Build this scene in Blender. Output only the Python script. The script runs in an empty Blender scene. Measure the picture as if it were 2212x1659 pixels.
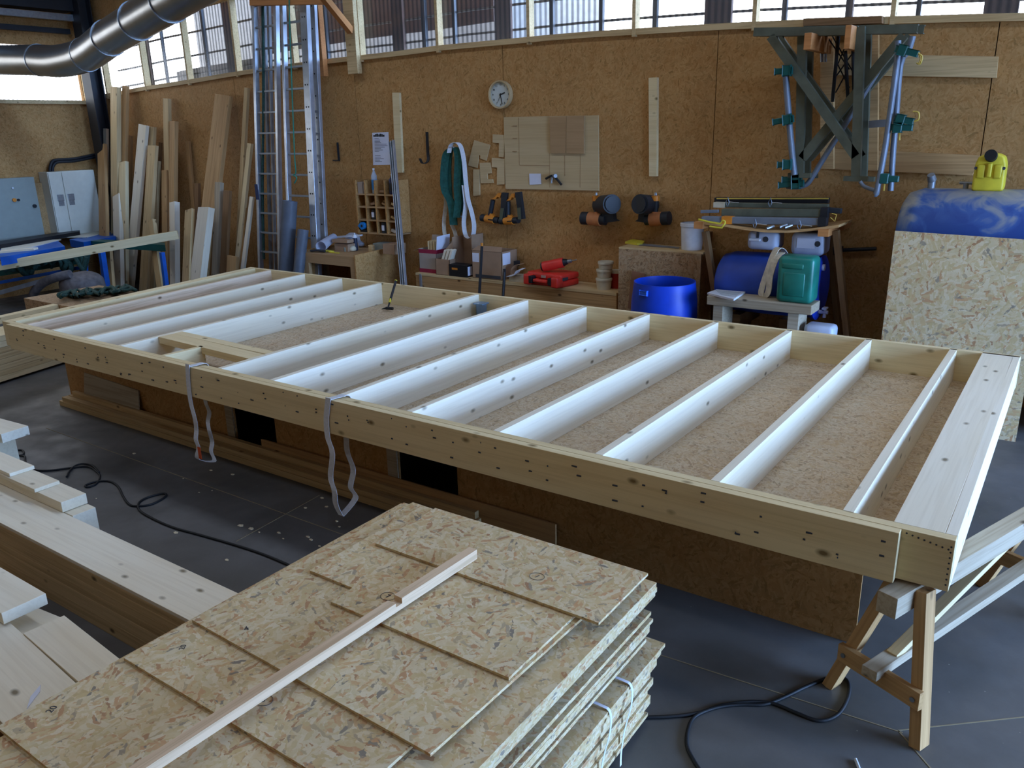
import bpy, bmesh, math, random
from mathutils import Vector, Matrix, Euler
random.seed(7)
SC = bpy.context.scene
COL = SC.collection
# ------------------------------------------------------------------ camera
CP = Vector((0.5581, -3.3525, 2.526))
YAW, PITCH, ROLL, FPX = 0.6128, -0.3045, -0.0241, 1757.35
def _axes():
    cy, sy, cp, sp = math.cos(YAW), math.sin(YAW), math.cos(PITCH), math.sin(PITCH)
    f = Vector((-sy*cp, cy*cp, sp)); r = Vector((cy, sy, 0)); u = r.cross(f)
    cr, sr = math.cos(ROLL), math.sin(ROLL)
    return cr*r + sr*u, -sr*r + cr*u, f
RT, UP, FW = _axes()
cam = bpy.data.cameras.new('camera'); cam.sensor_width = 36; cam.lens = FPX/2212*36
cam.clip_start = .05; cam.clip_end = 200
camo = bpy.data.objects.new('camera', cam); COL.objects.link(camo); SC.camera = camo
camo.matrix_world = Matrix(((RT.x, UP.x, -FW.x, CP.x), (RT.y, UP.y, -FW.y, CP.y), (RT.z, UP.z, -FW.z, CP.z), (0, 0, 0, 1)))
def ray(x, y): return FW + RT*((x-1106)/FPX) - UP*((y-829.5)/FPX)
def oz(x, y, z): d = ray(x, y); return CP + d*((z-CP.z)/d.z)
def oy(x, y, Y): d = ray(x, y); return CP + d*((Y-CP.y)/d.y)
def ox(x, y, X): d = ray(x, y); return CP + d*((X-CP.x)/d.x)
# ------------------------------------------------------------------ light
SC.view_settings.view_transform = 'Standard'; SC.view_settings.look = 'None'
SC.view_settings.gamma = 1; SC.view_settings.use_curve_mapping = False
SC.view_settings.exposure = 0.12
SC.cycles.use_denoising = True
SC.cycles.use_adaptive_sampling = True; SC.cycles.adaptive_threshold = 0.02
SC.cycles.max_bounces = 7; SC.cycles.diffuse_bounces = 5; SC.cycles.glossy_bounces = 2
SC.cycles.transmission_bounces = 4; SC.cycles.transparent_max_bounces = 8
SC.cycles.caustics_reflective = False; SC.cycles.caustics_refractive = False
SC.cycles.sample_clamp_indirect = 6
w = bpy.data.worlds.new('sky'); SC.world = w; w.use_nodes = True
# hazy white sky, deep blue away from the sun (the side the hall door opens to)
_t = w.node_tree; _tc = _t.nodes.new('ShaderNodeTexCoord'); _sx = _t.nodes.new('ShaderNodeSeparateXYZ'); _r = _t.nodes.new('ShaderNodeValToRGB')
_t.links.new(_tc.outputs['Generated'], _sx.inputs[0]); _t.links.new(_sx.outputs[0], _r.inputs[0]); _t.links.new(_r.outputs[0], _t.nodes['Background'].inputs[0])
_r.color_ramp.elements[0].position = .30; _r.color_ramp.elements[0].color = (.24, .255, .28, 1)
_r.color_ramp.elements[1].position = .70; _r.color_ramp.elements[1].color = (.35, .60, 1.12, 1)
_t.nodes['Background'].inputs[1].default_value = 32.0
def portal(loc, rot, sx, sy):
    l = bpy.data.lights.new('sky_portal', 'AREA'); l.shape = 'RECTANGLE'; l.size = sx; l.size_y = sy
    l.cycles.is_portal = True
    o = bpy.data.objects.new('sky_portal', l); COL.objects.link(o); o.location = loc; o.rotation_euler = rot
DX, DY0, DY1, DZ = 7.0, -0.9, 4.2, 3.6
SK_ADDED2 = (-12.0, 2.0, -3.5, -3.0)  # second unseen roof strip, added to brighten the foreground tops
SK_ADDED = (-12.0, 5.0, 1.2, 1.95)      # roof strip out of view, added to brighten tops and wall: x0, x1, y0, y1      # the open hall door in the right wall
portal((DX+.1, (DY0+DY1)/2, DZ/2), (0, math.radians(90), 0), DZ, DY1-DY0)
portal((-5, 5.2, 4.0), (math.radians(-90), 0, 0), 19, 1.2)
portal(((SK_ADDED[0]+SK_ADDED[1])/2, (SK_ADDED[2]+SK_ADDED[3])/2, 6.6), (0, 0, 0), SK_ADDED[1]-SK_ADDED[0], SK_ADDED[3]-SK_ADDED[2])
portal(((SK_ADDED2[0]+SK_ADDED2[1])/2, (SK_ADDED2[2]+SK_ADDED2[3])/2, 6.6), (0, 0, 0), SK_ADDED2[1]-SK_ADDED2[0], SK_ADDED2[3]-SK_ADDED2[2])
portal((-14.3, -1, 3.6), (0, math.radians(-90), 0), 1.0, 10)
# ------------------------------------------------------------------ materials
def lin(h):
    h = h.lstrip('#'); v = [int(h[i:i+2], 16)/255 for i in (0, 2, 4)]
    return tuple(x/12.92 if x <= .04045 else ((x+.055)/1.055)**2.4 for x in v)+(1,)
MATS = {}
def nt(name):
    m = bpy.data.materials.new(name); m.use_nodes = True
    t = m.node_tree; b = t.nodes['Principled BSDF']; MATS[name] = m
    return m, t, b
def plain(name, col, rough=.6, metal=0, spec=.4, alpha=1, trans=0, var=.12, vs=9):
    m, t, b = nt(name)
    b.inputs['Roughness'].default_value = rough; b.inputs['Metallic'].default_value = metal
    b.inputs['Specular IOR Level'].default_value = spec
    b.inputs['Alpha'].default_value = alpha; b.inputs['Transmission Weight'].default_value = trans
    c = lin(col)
    tc = t.nodes.new('ShaderNodeTexCoord'); n = t.nodes.new('ShaderNodeTexNoise'); n.inputs['Scale'].default_value = vs
    n.inputs['Detail'].default_value = 3
    r = t.nodes.new('ShaderNodeValToRGB')
    r.color_ramp.elements[0].position = .3; r.color_ramp.elements[1].position = .7
    r.color_ramp.elements[0].color = tuple(x*(1-var) for x in c[:3])+(1,)
    r.color_ramp.elements[1].color = tuple(min(1, x*(1+var)) for x in c[:3])+(1,)
    t.links.new(tc.outputs['Object'], n.inputs['Vector']); t.links.new(n.outputs['Fac'], r.inputs[0])
    t.links.new(r.outputs[0], b.inputs['Base Color'])
    return m
def ramp(t, stops):
    r = t.nodes.new('ShaderNodeValToRGB'); e = r.color_ramp.elements
    e[0].position, e[0].color = stops[0][0], stops[0][1]
    e[1].position, e[1].color = stops[-1][0], stops[-1][1]
    for p, c in stops[1:-1]:
        k = e.new(p); k.color = c
    return r
def objcoord(t, per_obj=True):
    tc = t.nodes.new('ShaderNodeTexCoord')
    if not per_obj: return tc.outputs['Object']
    oi = t.nodes.new('ShaderNodeObjectInfo'); mu = t.nodes.new('ShaderNodeVectorMath'); mu.operation = 'SCALE'
    cx = t.nodes.new('ShaderNodeCombineXYZ')
    for i in range(3): t.links.new(oi.outputs['Random'], cx.inputs[i])
    t.links.new(cx.outputs[0], mu.inputs[0]); mu.inputs['Scale'].default_value = 37.3
    ad = t.nodes.new('ShaderNodeVectorMath'); ad.operation = 'ADD'
    t.links.new(tc.outputs['Object'], ad.inputs[0]); t.links.new(mu.outputs[0], ad.inputs[1])
    return ad.outputs[0]
def mapping(t, src, scale, rot=(0, 0, 0)):
    mp = t.nodes.new('ShaderNodeMapping'); mp.inputs['Scale'].default_value = scale; mp.inputs['Rotation'].default_value = rot
    t.links.new(src, mp.inputs['Vector']); return mp.outputs[0]
def mixc(t, fac, a, b, mode='MIX'):
    m = t.nodes.new('ShaderNodeMix'); m.data_type = 'RGBA'; m.blend_type = mode
    if isinstance(fac, float): m.inputs[0].default_value = fac
    else: t.links.new(fac, m.inputs[0])
    for i, s in ((6, a), (7, b)):
        if isinstance(s, tuple): m.inputs[i].default_value = s
        else: t.links.new(s, m.inputs[i])
    return m.outputs[2]
def wood(name, light, dark, knots=True, rough=.62, kscale=7, grain=1.0, kr=.13):
    m, t, b = nt(name); b.inputs['Roughness'].default_value = rough; b.inputs['Specular IOR Level'].default_value = .25
    co = objcoord(t)
    wv = t.nodes.new('ShaderNodeTexNoise'); wv.inputs['Scale'].default_value = 1; wv.inputs['Detail'].default_value = 2
    t.links.new(mapping(t, co, (.7, 5, 5)), wv.inputs['Vector'])
    n = t.nodes.new('ShaderNodeTexNoise'); n.inputs['Scale'].default_value = 1; n.inputs['Detail'].default_value = 4
    n.inputs['Distortion'].default_value = .6
    t.links.new(mapping(t, co, (1.6, 55, 55)), n.inputs['Vector'])
    l, d = lin(light), lin(dark)
    mid = tuple((x*.65+y*.35) for x, y in zip(l, d))
    r1 = ramp(t, [(.32, mid), (.62, l)]); t.links.new(wv.outputs['Fac'], r1.inputs[0])
    r2 = ramp(t, [(.34, (.80-.06*grain, .76-.06*grain, .70-.06*grain, 1)), (.56, (1, 1, 1, 1))]); t.links.new(n.outputs['Fac'], r2.inputs[0])
    c = mixc(t, .65*grain if grain < 1.4 else .95, r1.outputs[0], r2.outputs[0], 'MULTIPLY')
    if knots:
        v = t.nodes.new('ShaderNodeTexVoronoi'); v.inputs['Scale'].default_value = kscale
        t.links.new(mapping(t, co, (.55, 1, 1)), v.inputs['Vector'])
        r3 = ramp(t, [(kr*.35, (1, 1, 1, 1)), (kr, (0, 0, 0, 1))]); t.links.new(v.outputs['Distance'], r3.inputs[0])
        c = mixc(t, r3.outputs[0], c, tuple(x*.32 for x in d[:3])+(1,))
    oi = t.nodes.new('ShaderNodeObjectInfo')
    r4 = ramp(t, [(0, (.90, .87, .82, 1)), (1, (1.0, 1, 1, 1))]); t.links.new(oi.outputs['Random'], r4.inputs[0])
    c = mixc(t, 1.0, c, r4.outputs[0], 'MULTIPLY')
    t.links.new(c, b.inputs['Base Color'])
    return m
def osb(name, cols, axis='Z', scale=1.0, contrast=1.0, seed=0):
    """strand board: cells of strands, each cell with its own strand direction in the sheet's plane"""
    m, t, b = nt(name); b.inputs['Roughness'].default_value = .7; b.inputs['Specular IOR Level'].default_value = .25
    co = objcoord(t)
    wn = t.nodes.new('ShaderNodeTexNoise'); wn.inputs['Scale'].default_value = 45; wn.inputs['Detail'].default_value = 2; t.links.new(co, wn.inputs['Vector'])
    wm = t.nodes.new('ShaderNodeVectorMath'); wm.operation = 'MULTIPLY_ADD'; wm.inputs[1].default_value = (.016, .016, .016); t.links.new(wn.outputs['Color'], wm.inputs[0]); t.links.new(co, wm.inputs[2]); co = wm.outputs[0]
    ax = {'X': (1, 0, 0), 'Y': (0, 1, 0), 'Z': (0, 0, 1)}[axis]
    sc = {'X': (80, 9.5, 60), 'Y': (9.5, 80, 60), 'Z': (9.5, 60, 80)}[axis]
    outs = []
    for k in range(2):
        v = t.nodes.new('ShaderNodeTexVoronoi'); v.inputs['Scale'].default_value = 9*scale*(1+.35*k)
        off = t.nodes.new('ShaderNodeVectorMath'); off.operation = 'ADD'; off.inputs[1].default_value = (3.1*k+seed, 1.7*k, 5.3*k)
        t.links.new(co, off.inputs[0]); t.links.new(off.outputs[0], v.inputs['Vector'])
        sp = t.nodes.new('ShaderNodeSeparateColor'); t.links.new(v.outputs['Color'], sp.inputs[0])
        an = t.nodes.new('ShaderNodeMath'); an.operation = 'MULTIPLY'; an.inputs[1].default_value = 3.1 if k else 2.2
        t.links.new(sp.outputs[0], an.inputs[0])
        vr = t.nodes.new('ShaderNodeVectorRotate'); vr.rotation_type = 'AXIS_ANGLE'; vr.inputs['Axis'].default_value = ax
        t.links.new(off.outputs[0], vr.inputs['Vector']); t.links.new(an.outputs[0], vr.inputs['Angle'])
        s2 = tuple(x*scale*(1.0 if k == 0 else .8) for x in sc)
        v2 = t.nodes.new('ShaderNodeTexVoronoi'); v2.inputs['Scale'].default_value = 1
        t.links.new(mapping(t, vr.outputs[0], s2), v2.inputs['Vector'])
        s3 = t.nodes.new('ShaderNodeSeparateColor'); t.links.new(v2.outputs['Color'], s3.inputs[0])
        r = ramp(t, cols); t.links.new(s3.outputs[0], r.inputs[0]); outs.append(r.outputs[0])
    n = t.nodes.new('ShaderNodeTexNoise'); n.inputs['Scale'].default_value = 26*scale; n.inputs['Detail'].default_value = 2
    t.links.new(co, n.inputs['Vector'])
    rr = ramp(t, [(.47, (0, 0, 0, 1)), (.53, (1, 1, 1, 1))]); t.links.new(n.outputs['Fac'], rr.inputs[0])
    c = mixc(t, rr.outputs[0], outs[0], outs[1])
    n2 = t.nodes.new('ShaderNodeTexNoise'); n2.inputs['Scale'].default_value = 1.6; n2.inputs['Detail'].default_value = 3
    t.links.new(co, n2.inputs['Vector'])
    r5 = ramp(t, [(.3, (.86, .84, .82, 1)), (.7, (1, 1, 1, 1))]); t.links.new(n2.outputs['Fac'], r5.inputs[0])
    c = mixc(t, 1.0, c, r5.outputs[0], 'MULTIPLY')
    n4 = t.nodes.new('ShaderNodeTexNoise'); n4.inputs['Scale'].default_value = 9; n4.inputs['Detail'].default_value = 4; n4.inputs['Roughness'].default_value = .7
    t.links.new(co, n4.inputs['Vector']); r6 = ramp(t, [(.32, (.92, .86, .78, 1)), (.5, (1, 1, 1, 1)), (.68, (.93, .95, .96, 1))]); t.links.new(n4.outputs['Fac'], r6.inputs[0])
    c = mixc(t, 1.0, c, r6.outputs[0], 'MULTIPLY')
    t.links.new(c, b.inputs['Base Color'])
    return m
def cols(*hx): return [(p, lin(h)) for p, h in hx]
OSB_NEW = cols((0, '#8a8070'), (.03, '#b3a183'), (.10, '#ccb27f'), (.36, '#d6c196'), (.6, '#e0ceaa'), (.82, '#d3b886'), (.94, '#cc9f72'), (1, '#ad8560'))
OSB_BAY = cols((0, '#a08c70'), (.06, '#bda586'), (.3, '#cdb798'), (.6, '#d6c3a6'), (.85, '#c8ad86'), (1, '#b0957a'))
OSB_OLD = cols((0, '#97713f'), (.06, '#a97f4a'), (.25, '#b58750'), (.55, '#bb8e57'), (.8, '#c2965e'), (.95, '#b2834b'), (1, '#a0753f'))
OSB_DIM = cols((0, '#84694c'), (.08, '#9b7e5c'), (.3, '#b0916c'), (.6, '#bd9f7a'), (.85, '#ae8860'), (1, '#8c6d4c'))
M_osb = osb('new_strand_board', OSB_NEW, 'Z', scale=1.15)
M_osb_y = osb('new_strand_board_upright', OSB_NEW, 'Y', scale=.9)
M_wall = osb('aged_strand_board', OSB_OLD, 'Y', scale=1.15)
M_wallx = osb('aged_strand_board_end', OSB_OLD, 'X', scale=1.15)
M_osb_bay = osb('strand_board_sheathing', OSB_BAY, 'Z', scale=1.5)
M_osb_cab = osb('strand_board_cabinet', OSB_DIM, 'Y', scale=1.1)
M_osb_edge = plain('strand_board_edge', '#c9b492', .8, var=.25, vs=60)
M_pine = wood('planed_spruce', '#ecd9ac', '#cfae72', grain=.6, kscale=8, kr=.17)
M_pale = wood('pale_planed_spruce', '#f2e9d2', '#e2cfa8', grain=.45, kscale=8, kr=.15)
M_rough = wood('sawn_spruce', '#d9bd8c', '#b08c58', grain=1.2)
M_warm = wood('aged_planks', '#c79f6c', '#95693c', grain=1.3)
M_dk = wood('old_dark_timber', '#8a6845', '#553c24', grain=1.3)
M_grainy = wood('grainy_pinkish_spruce', '#e6d0b4', '#c4a07c', grain=1.35, kscale=8, kr=.15)
M_lath = wood('larch_lath', '#e6cba8', '#c59a70', grain=1.2)
M_orange = wood('stained_bracket_timber', '#c98a52', '#9a5e30', knots=False)
M_grey = wood('weathered_plank', '#b9ab93', '#8d7c62', grain=1.2)
M_ply = wood('plywood', '#cdb68c', '#b89c6c', knots=False, grain=.6)
M_tray = wood('mdf_brown', '#b3926a', '#8f7048', knots=False, grain=.6)
M_steel = plain('galvanised_steel', '#9a9d9f', .38, .85, vs=30)
M_duct = plain('spiral_duct_steel', '#8f8c86', .32, .9, vs=3)
M_alu = plain('aluminium', '#b9bec4', .38, .75)
M_alud = plain('dull_aluminium', '#8e9296', .5, .6)
M_black = plain('black_plastic', '#15161a', .45)
M_rubber = plain('black_rubber', '#111214', .6)
M_dksteel = plain('dark_painted_steel', '#1c1d20', .5)
M_greensteel = plain('olive_painted_steel', '#585a4a', .5, .1, var=.2)
M_bluegrey = plain('bluegrey_galvanised_tube', '#757c86', .5, .3)
M_clamp = plain('green_plastic', '#0f4f49', .45)
M_yellow = plain('yellow_plastic', '#d0bd33', .5)
M_wire = plain('yellow_wire', '#c9a845', .5)
M_blue = plain('royal_blue_plastic', '#1440b8', .4, var=.15, vs=5)
M_bluep = plain('blue_paint', '#155ab4', .4)
M_teal = plain('green_canister_plastic', '#1b6f5f', .35, var=.3, vs=6)
M_tealr = plain('green_webbing', '#1f5750', .85, var=.3, vs=30)
M_grrope = plain('dark_green_rope', '#28443c', .9, var=.35, vs=40)
M_white = plain('white_plastic', '#d3d4d6', .5)
M_whitem = plain('milky_canister', '#b9c0d0', .4, var=.08)
M_strap = plain('white_webbing', '#cfd0d2', .85, var=.08, vs=60)
M_straps = plain('soiled_white_webbing', '#c9c1ae', .85, var=.2, vs=20)
M_paper = plain('paper', '#d9dbe6', .8, var=.03)
M_ink = plain('ink', '#3a3a3e', .8)
M_card = plain('cardboard', '#9f8064', .85, var=.08)
M_cardg = plain('printed_cardboard', '#a5978a', .85, var=.05)
M_wine = plain('wine_red_print', '#8f1f3c', .7)
M_red = plain('red_plastic', '#d8352a', .4)
M_or = plain('orange_plastic', '#d3822a', .45)
M_ord = plain('dusty_orange_plastic', '#c07a48', .6)
M_gunbk = plain('dusty_black_plastic', '#25282c', .55)
M_gunmag = plain('magazine_metal', '#5f6655', .4, .5)
M_gbox = plain('grey_enamel', '#8f968d', .45, var=.04)
M_cab = plain('cream_enamel', '#dcd8c4', .45, var=.04)
M_pvc = plain('grey_pipe', '#7d828c', .45)
M_greyc = plain('grey_cloth', '#6f6b6b', .9, var=.25, vs=15)
M_bridge = plain('brown_steel', '#4b3f35', .6)
M_chip = plain('wood_chip', '#d9c8a6', .8, var=.2, vs=50)
M_glassb = plain('clear_bottle', '#c9dcea', .1, alpha=.45)
M_tub = plain('translucent_blue_plastic', '#6f8ca6', .2, alpha=.75)
M_cream = plain('cream_plastic', '#c9bfa4', .5)
M_backing = plain('dark_gap', '#1b140c', .9)
M_tapeb = plain('cyan_plastic', '#1f7cc0', .4)
# dusty tank
def tankmat():
    m, t, b = nt('dusty_blue_tank'); b.inputs['Roughness'].default_value = .55
    co = objcoord(t, False)
    n = t.nodes.new('ShaderNodeTexNoise'); n.inputs['Scale'].default_value = 4.5; n.inputs['Detail'].default_value = 8; n.inputs['Distortion'].default_value = .8
    t.links.new(co, n.inputs['Vector'])
    g = t.nodes.new('ShaderNodeSeparateXYZ'); t.links.new(co, g.inputs[0])
    # dust lies thicker on the crown of the drum
    ma = t.nodes.new('ShaderNodeMath'); ma.operation = 'MULTIPLY_ADD'; ma.inputs[1].default_value = .9; ma.inputs[2].default_value = -.42
    t.links.new(g.outputs[2], ma.inputs[0])
    ad = t.nodes.new('ShaderNodeMath'); ad.operation = 'ADD'; t.links.new(n.outputs['Fac'], ad.inputs[0]); t.links.new(ma.outputs[0], ad.inputs[1])
    r = ramp(t, cols((.50, '#1b4388'), (.64, '#33599a'), (.74, '#7d8798'), (.88, '#a19f99')))
    t.links.new(ad.outputs[0], r.inputs[0]); t.links.new(r.outputs[0], b.inputs['Base Color']); return m
M_tank = tankmat()
def concrete():
    m, t, b = nt('power_trowelled_concrete'); b.inputs['Roughness'].default_value = .48; b.inputs['Specular IOR Level'].default_value = .35
    co = objcoord(t, False)
    n = t.nodes.new('ShaderNodeTexNoise'); n.inputs['Scale'].default_value = 1.3; n.inputs['Detail'].default_value = 8; n.inputs['Roughness'].default_value = .65
    t.links.new(co, n.inputs['Vector'])
    r = ramp(t, cols((.3, '#504e49'), (.5, '#5e5b57'), (.72, '#6c6966'))); t.links.new(n.outputs['Fac'], r.inputs[0])
    v = t.nodes.new('ShaderNodeTexVoronoi'); v.inputs['Scale'].default_value = 9; t.links.new(co, v.inputs['Vector'])
    r2 = ramp(t, [(.02, (1, 1, 1, 1)), (.035, (0, 0, 0, 1))]); t.links.new(v.outputs['Distance'], r2.inputs[0])
    c = mixc(t, r2.outputs[0], r.outputs[0], lin('#9a9488'))
    t.links.new(c, b.inputs['Base Color']); 
    n3 = t.nodes.new('ShaderNodeTexNoise'); n3.inputs['Scale'].default_value = 5; n3.inputs['Detail'].default_value = 5; t.links.new(co, n3.inputs['Vector'])
    r3 = ramp(t, [(.3, (.38, .38, .38, 1)), (.7, (.62, .62, .62, 1))]); t.links.new(n3.outputs['Fac'], r3.inputs[0]); t.links.new(r3.outputs[0], b.inputs['Roughness'])
    return m
M_floor = concrete()
def polycarb():
    m = bpy.data.materials.new('ribbed_polycarbonate'); m.use_nodes = True; t = m.node_tree; t.nodes.clear()
    out = t.nodes.new('ShaderNodeOutputMaterial'); tr = t.nodes.new('ShaderNodeBsdfTransparent'); tl = t.nodes.new('ShaderNodeBsdfTranslucent')
    gl = t.nodes.new('ShaderNodeBsdfGlossy'); gl.inputs['Roughness'].default_value = .25
    tc = t.nodes.new('ShaderNodeTexCoord'); wv = t.nodes.new('ShaderNodeTexWave'); wv.inputs['Scale'].default_value = 9; wv.bands_direction = 'DIAGONAL'
    mp = mapping(t, tc.outputs['Object'], (1, 1, 0)); t.links.new(mp, wv.inputs['Vector'])
    r = ramp(t, [(.2, (.50, .51, .52, 1)), (.6, (.82, .82, .82, 1))]); t.links.new(wv.outputs['Fac'], r.inputs[0])
    t.links.new(r.outputs[0], tr.inputs[0]); tl.inputs[0].default_value = (.005, .005, .005, 1)
    a = t.nodes.new('ShaderNodeAddShader'); t.links.new(tr.outputs[0], a.inputs[0]); t.links.new(tl.outputs[0], a.inputs[1])
    x = t.nodes.new('ShaderNodeMixShader'); x.inputs[0].default_value = .06; t.links.new(a.outputs[0], x.inputs[1]); t.links.new(gl.outputs[0], x.inputs[2])
    t.links.new(x.outputs[0], out.inputs['Surface']); return m
M_pane = polycarb()
M_outdk = plain('outdoor_brown_timber', '#4a3020', .8)
M_outgr = plain('outdoor_grey', '#75726e', .7)
M_ground = plain('yard_gravel', '#6f6d68', .9)
M_ceil = wood('ceiling_boards', '#8a6a48', '#5d4228', knots=False)
# ------------------------------------------------------------------ object helpers
def setp(o, label=None, cat=None, group=None, kind=None):
    if label: o['label'] = label
    if cat: o['category'] = cat
    if group: o['group'] = group
    if kind: o['kind'] = kind
    return o
def thing(name, label, cat, loc, group=None):
    o = bpy.data.objects.new(name, None); COL.objects.link(o); o.location = loc; o.empty_display_size = .1
    setp(o, label, cat, group); return o
def base_world(p):
    return (base_world(p.parent) if p.parent else Matrix.Identity(4)) @ (p.matrix_parent_inverse if p.parent else Matrix.Identity(4)) @ Matrix.LocRotScale(p.location, p.rotation_euler.to_quaternion() if p.rotation_mode != 'QUATERNION' else p.rotation_quaternion, p.scale)
def link(name, bm, mat, parent=None, M=None, smooth=False):
    """one bmesh -> ONE mesh object. Without M the vertices are in world space and the origin moves to the box's base."""
    if M is None:
        vs = bm.verts; lo = [min(v.co[i] for v in vs) for i in range(3)]; hi = [max(v.co[i] for v in vs) for i in range(3)]
        c = Vector(((lo[0]+hi[0])/2, (lo[1]+hi[1])/2, lo[2]))
        bmesh.ops.translate(bm, vec=-c, verts=bm.verts); M = Matrix.Translation(c)
    me = bpy.data.meshes.new(name); bm.to_mesh(me); bm.free(); me.materials.append(mat if not isinstance(mat, (list, tuple)) else mat[0])
    if isinstance(mat, (list, tuple)):
        for x in mat[1:]: me.materials.append(x)
    if smooth:
        for p in me.polygons: p.use_smooth = True
        try: me.set_sharp_from_angle(angle=math.radians(smooth if smooth is not True else 40))
        except Exception: pass
    o = bpy.data.objects.new(name, me); COL.objects.link(o)
    if parent:
        o.parent = parent; o.matrix_parent_inverse = base_world(parent).inverted()
    l, q, s = M.decompose(); o.location = l; o.rotation_euler = q.to_euler(); o.scale = s
    return o
def single(name, bm, mat, label, cat, group=None, M=None, smooth=False):
    return setp(link(name, bm, mat, None, M, smooth), label, cat, group)
def struct(name, bm, mat, parent=None, M=None):
    o = link(name, bm, mat, parent, M)
    if not parent: o['kind'] = 'structure'
    return o
def BM(): return bmesh.new()
def box(bm, lo, hi, mi=0, bev=0):
    g = bmesh.ops.create_cube(bm, size=1); vs = g['verts']
    for v in vs: v.co = Vector([lo[i]+(v.co[i]+.5)*(hi[i]-lo[i]) for i in range(3)])
    fs = {f for v in vs for f in v.link_faces}
    for f in fs: f.material_index = mi
    if bev:
        es = list({e for v in vs for e in v.link_edges})
        bmesh.ops.bevel(bm, geom=es, offset=bev, segments=2, affect='EDGES', profile=.5)
    return bm
def obox(bm, c, ax, half, bev=0, mi=0):
    """oriented box: centre, three axes, half sizes"""
    g = bmesh.ops.create_cube(bm, size=2); vs = g['verts']
    c = Vector(c)
    for v in vs: v.co = c + ax[0]*(v.co.x*half[0]) + ax[1]*(v.co.y*half[1]) + ax[2]*(v.co.z*half[2])
    for f in {f for v in vs for f in v.link_faces}: f.material_index = mi
    if bev:
        es = list({e for v in vs for e in v.link_edges}); bmesh.ops.bevel(bm, geom=es, offset=bev, segments=1, affect='EDGES')
    return bm
def frame_of(p0, p1, up=Vector((0, 0, 1))):
    x = (p1-p0).normalized(); up = Vector(up)
    y = up.cross(x)
    if y.length < 1e-4: y = Vector((0, 1, 0)).cross(x)
    y.normalize(); z = x.cross(y)
    return x, y, z
def beam(name, p0, p1, w, h, mat, parent=None, up=(0, 0, 1), bev=.002, top=False):
    """timber from p0 to p1: local X along it, w across (local Y), h along local Z (towards up); top=True: p0,p1 on the upper face"""
    p0, p1 = Vector(p0), Vector(p1); x, y, z = frame_of(p0, p1, up); L = (p1-p0).length
    M = Matrix(((x.x, y.x, z.x, p0.x), (x.y, y.y, z.y, p0.y), (x.z, y.z, z.z, p0.z), (0, 0, 0, 1)))
    bm = BM(); z0 = -h if top else -h/2
    box(bm, (0, -w/2, z0), (L, w/2, z0+h), bev=bev)
    return link(name, bm, mat, parent, M)
def cyl(bm, p0, p1, r0, r1=None, seg=20, caps=True):
    p0, p1 = Vector(p0), Vector(p1); x, y, z = frame_of(p0, p1); r1 = r0 if r1 is None else r1
    a = [bm.verts.new(p0+(y*math.cos(t)+z*math.sin(t))*r0) for t in [2*math.pi*i/seg for i in range(seg)]]
    b = [bm.verts.new(p1+(y*math.cos(t)+z*math.sin(t))*r1) for t in [2*math.pi*i/seg for i in range(seg)]]
    for i in range(seg): bm.faces.new((a[i], a[(i+1) % seg], b[(i+1) % seg], b[i]))
    if caps: bm.faces.new(a[::-1]); bm.faces.new(b)
    return bm
def tube(bm, pts, r, seg=8, closed=False, sub=0, flat=1.0, upv=None):
    pts = [Vector(p) for p in pts]
    if sub:
        n = len(pts); q = []
        rng = range(n if closed else n-1)
        for i in rng:
            p0, p1, p2, p3 = (pts[(i-1) % n] if closed or i else pts[0]), pts[i], pts[(i+1) % n], (pts[(i+2) % n] if closed or i+2 < n else pts[-1])
            for k in range(sub):
                t = k/sub; q.append(.5*((2*p1)+(-p0+p2)*t+(2*p0-5*p1+4*p2-p3)*t*t+(-p0+3*p1-3*p2+p3)*t**3))
        if not closed: q.append(pts[-1])
        pts = q
    rings = []; n = len(pts); ref = Vector(upv) if upv else Vector((0, 0, 1)); prev = None
    for i, p in enumerate(pts):
        d = (pts[(i+1) % n]-pts[i-1]) if closed or 0 < i < n-1 else (pts[1]-pts[0] if i == 0 else pts[-1]-pts[-2])
        d.normalize()
        s = d.cross(ref if prev is None or upv else prev)
        if s.length < 1e-3: s = d.cross(Vector((1, 0, 0)))
        s.normalize(); u = s.cross(d); prev = u
        rings.append([bm.verts.new(p+s*(r*math.cos(a))+u*(r*flat*math.sin(a))) for a in [2*math.pi*k/seg for k in range(seg)]])
    for i in range(n if closed else n-1):
        A, B = rings[i], rings[(i+1) % n]
        for k in range(seg): bm.faces.new((A[k], A[(k+1) % seg], B[(k+1) % seg], B[k]))
    if not closed: bm.faces.new(rings[0][::-1]); bm.faces.new(rings[-1])
    return bm
def ribbon(bm, pts, wdir, w, th=.003, sub=4):
    """flat webbing: pts along it, wdir across"""
    pts = [Vector(p) for p in pts]; q = []; n = len(pts)
    for i in range(n-1):
        p0, p1, p2, p3 = pts[max(i-1, 0)], pts[i], pts[i+1], pts[min(i+2, n-1)]
        for k in range(sub):
            t = k/sub; q.append(.5*((2*p1)+(-p0+p2)*t+(2*p0-5*p1+4*p2-p3)*t*t+(-p0+3*p1-3*p2+p3)*t**3))
    q.append(pts[-1]); W = Vector(wdir).normalized()*w/2; prev = None
    for i, p in enumerate(q):
        d = (q[min(i+1, len(q)-1)]-q[max(i-1, 0)]).normalized(); nn = d.cross(W).normalized()*th/2
        ring = [bm.verts.new(p+W+nn), bm.verts.new(p-W+nn), bm.verts.new(p-W-nn), bm.verts.new(p+W-nn)]
        if prev:
            for k in range(4): bm.faces.new((prev[k], prev[(k+1) % 4], ring[(k+1) % 4], ring[k]))
        else: bm.faces.new(ring[::-1])
        prev = ring
    bm.faces.new(prev); return bm
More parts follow.
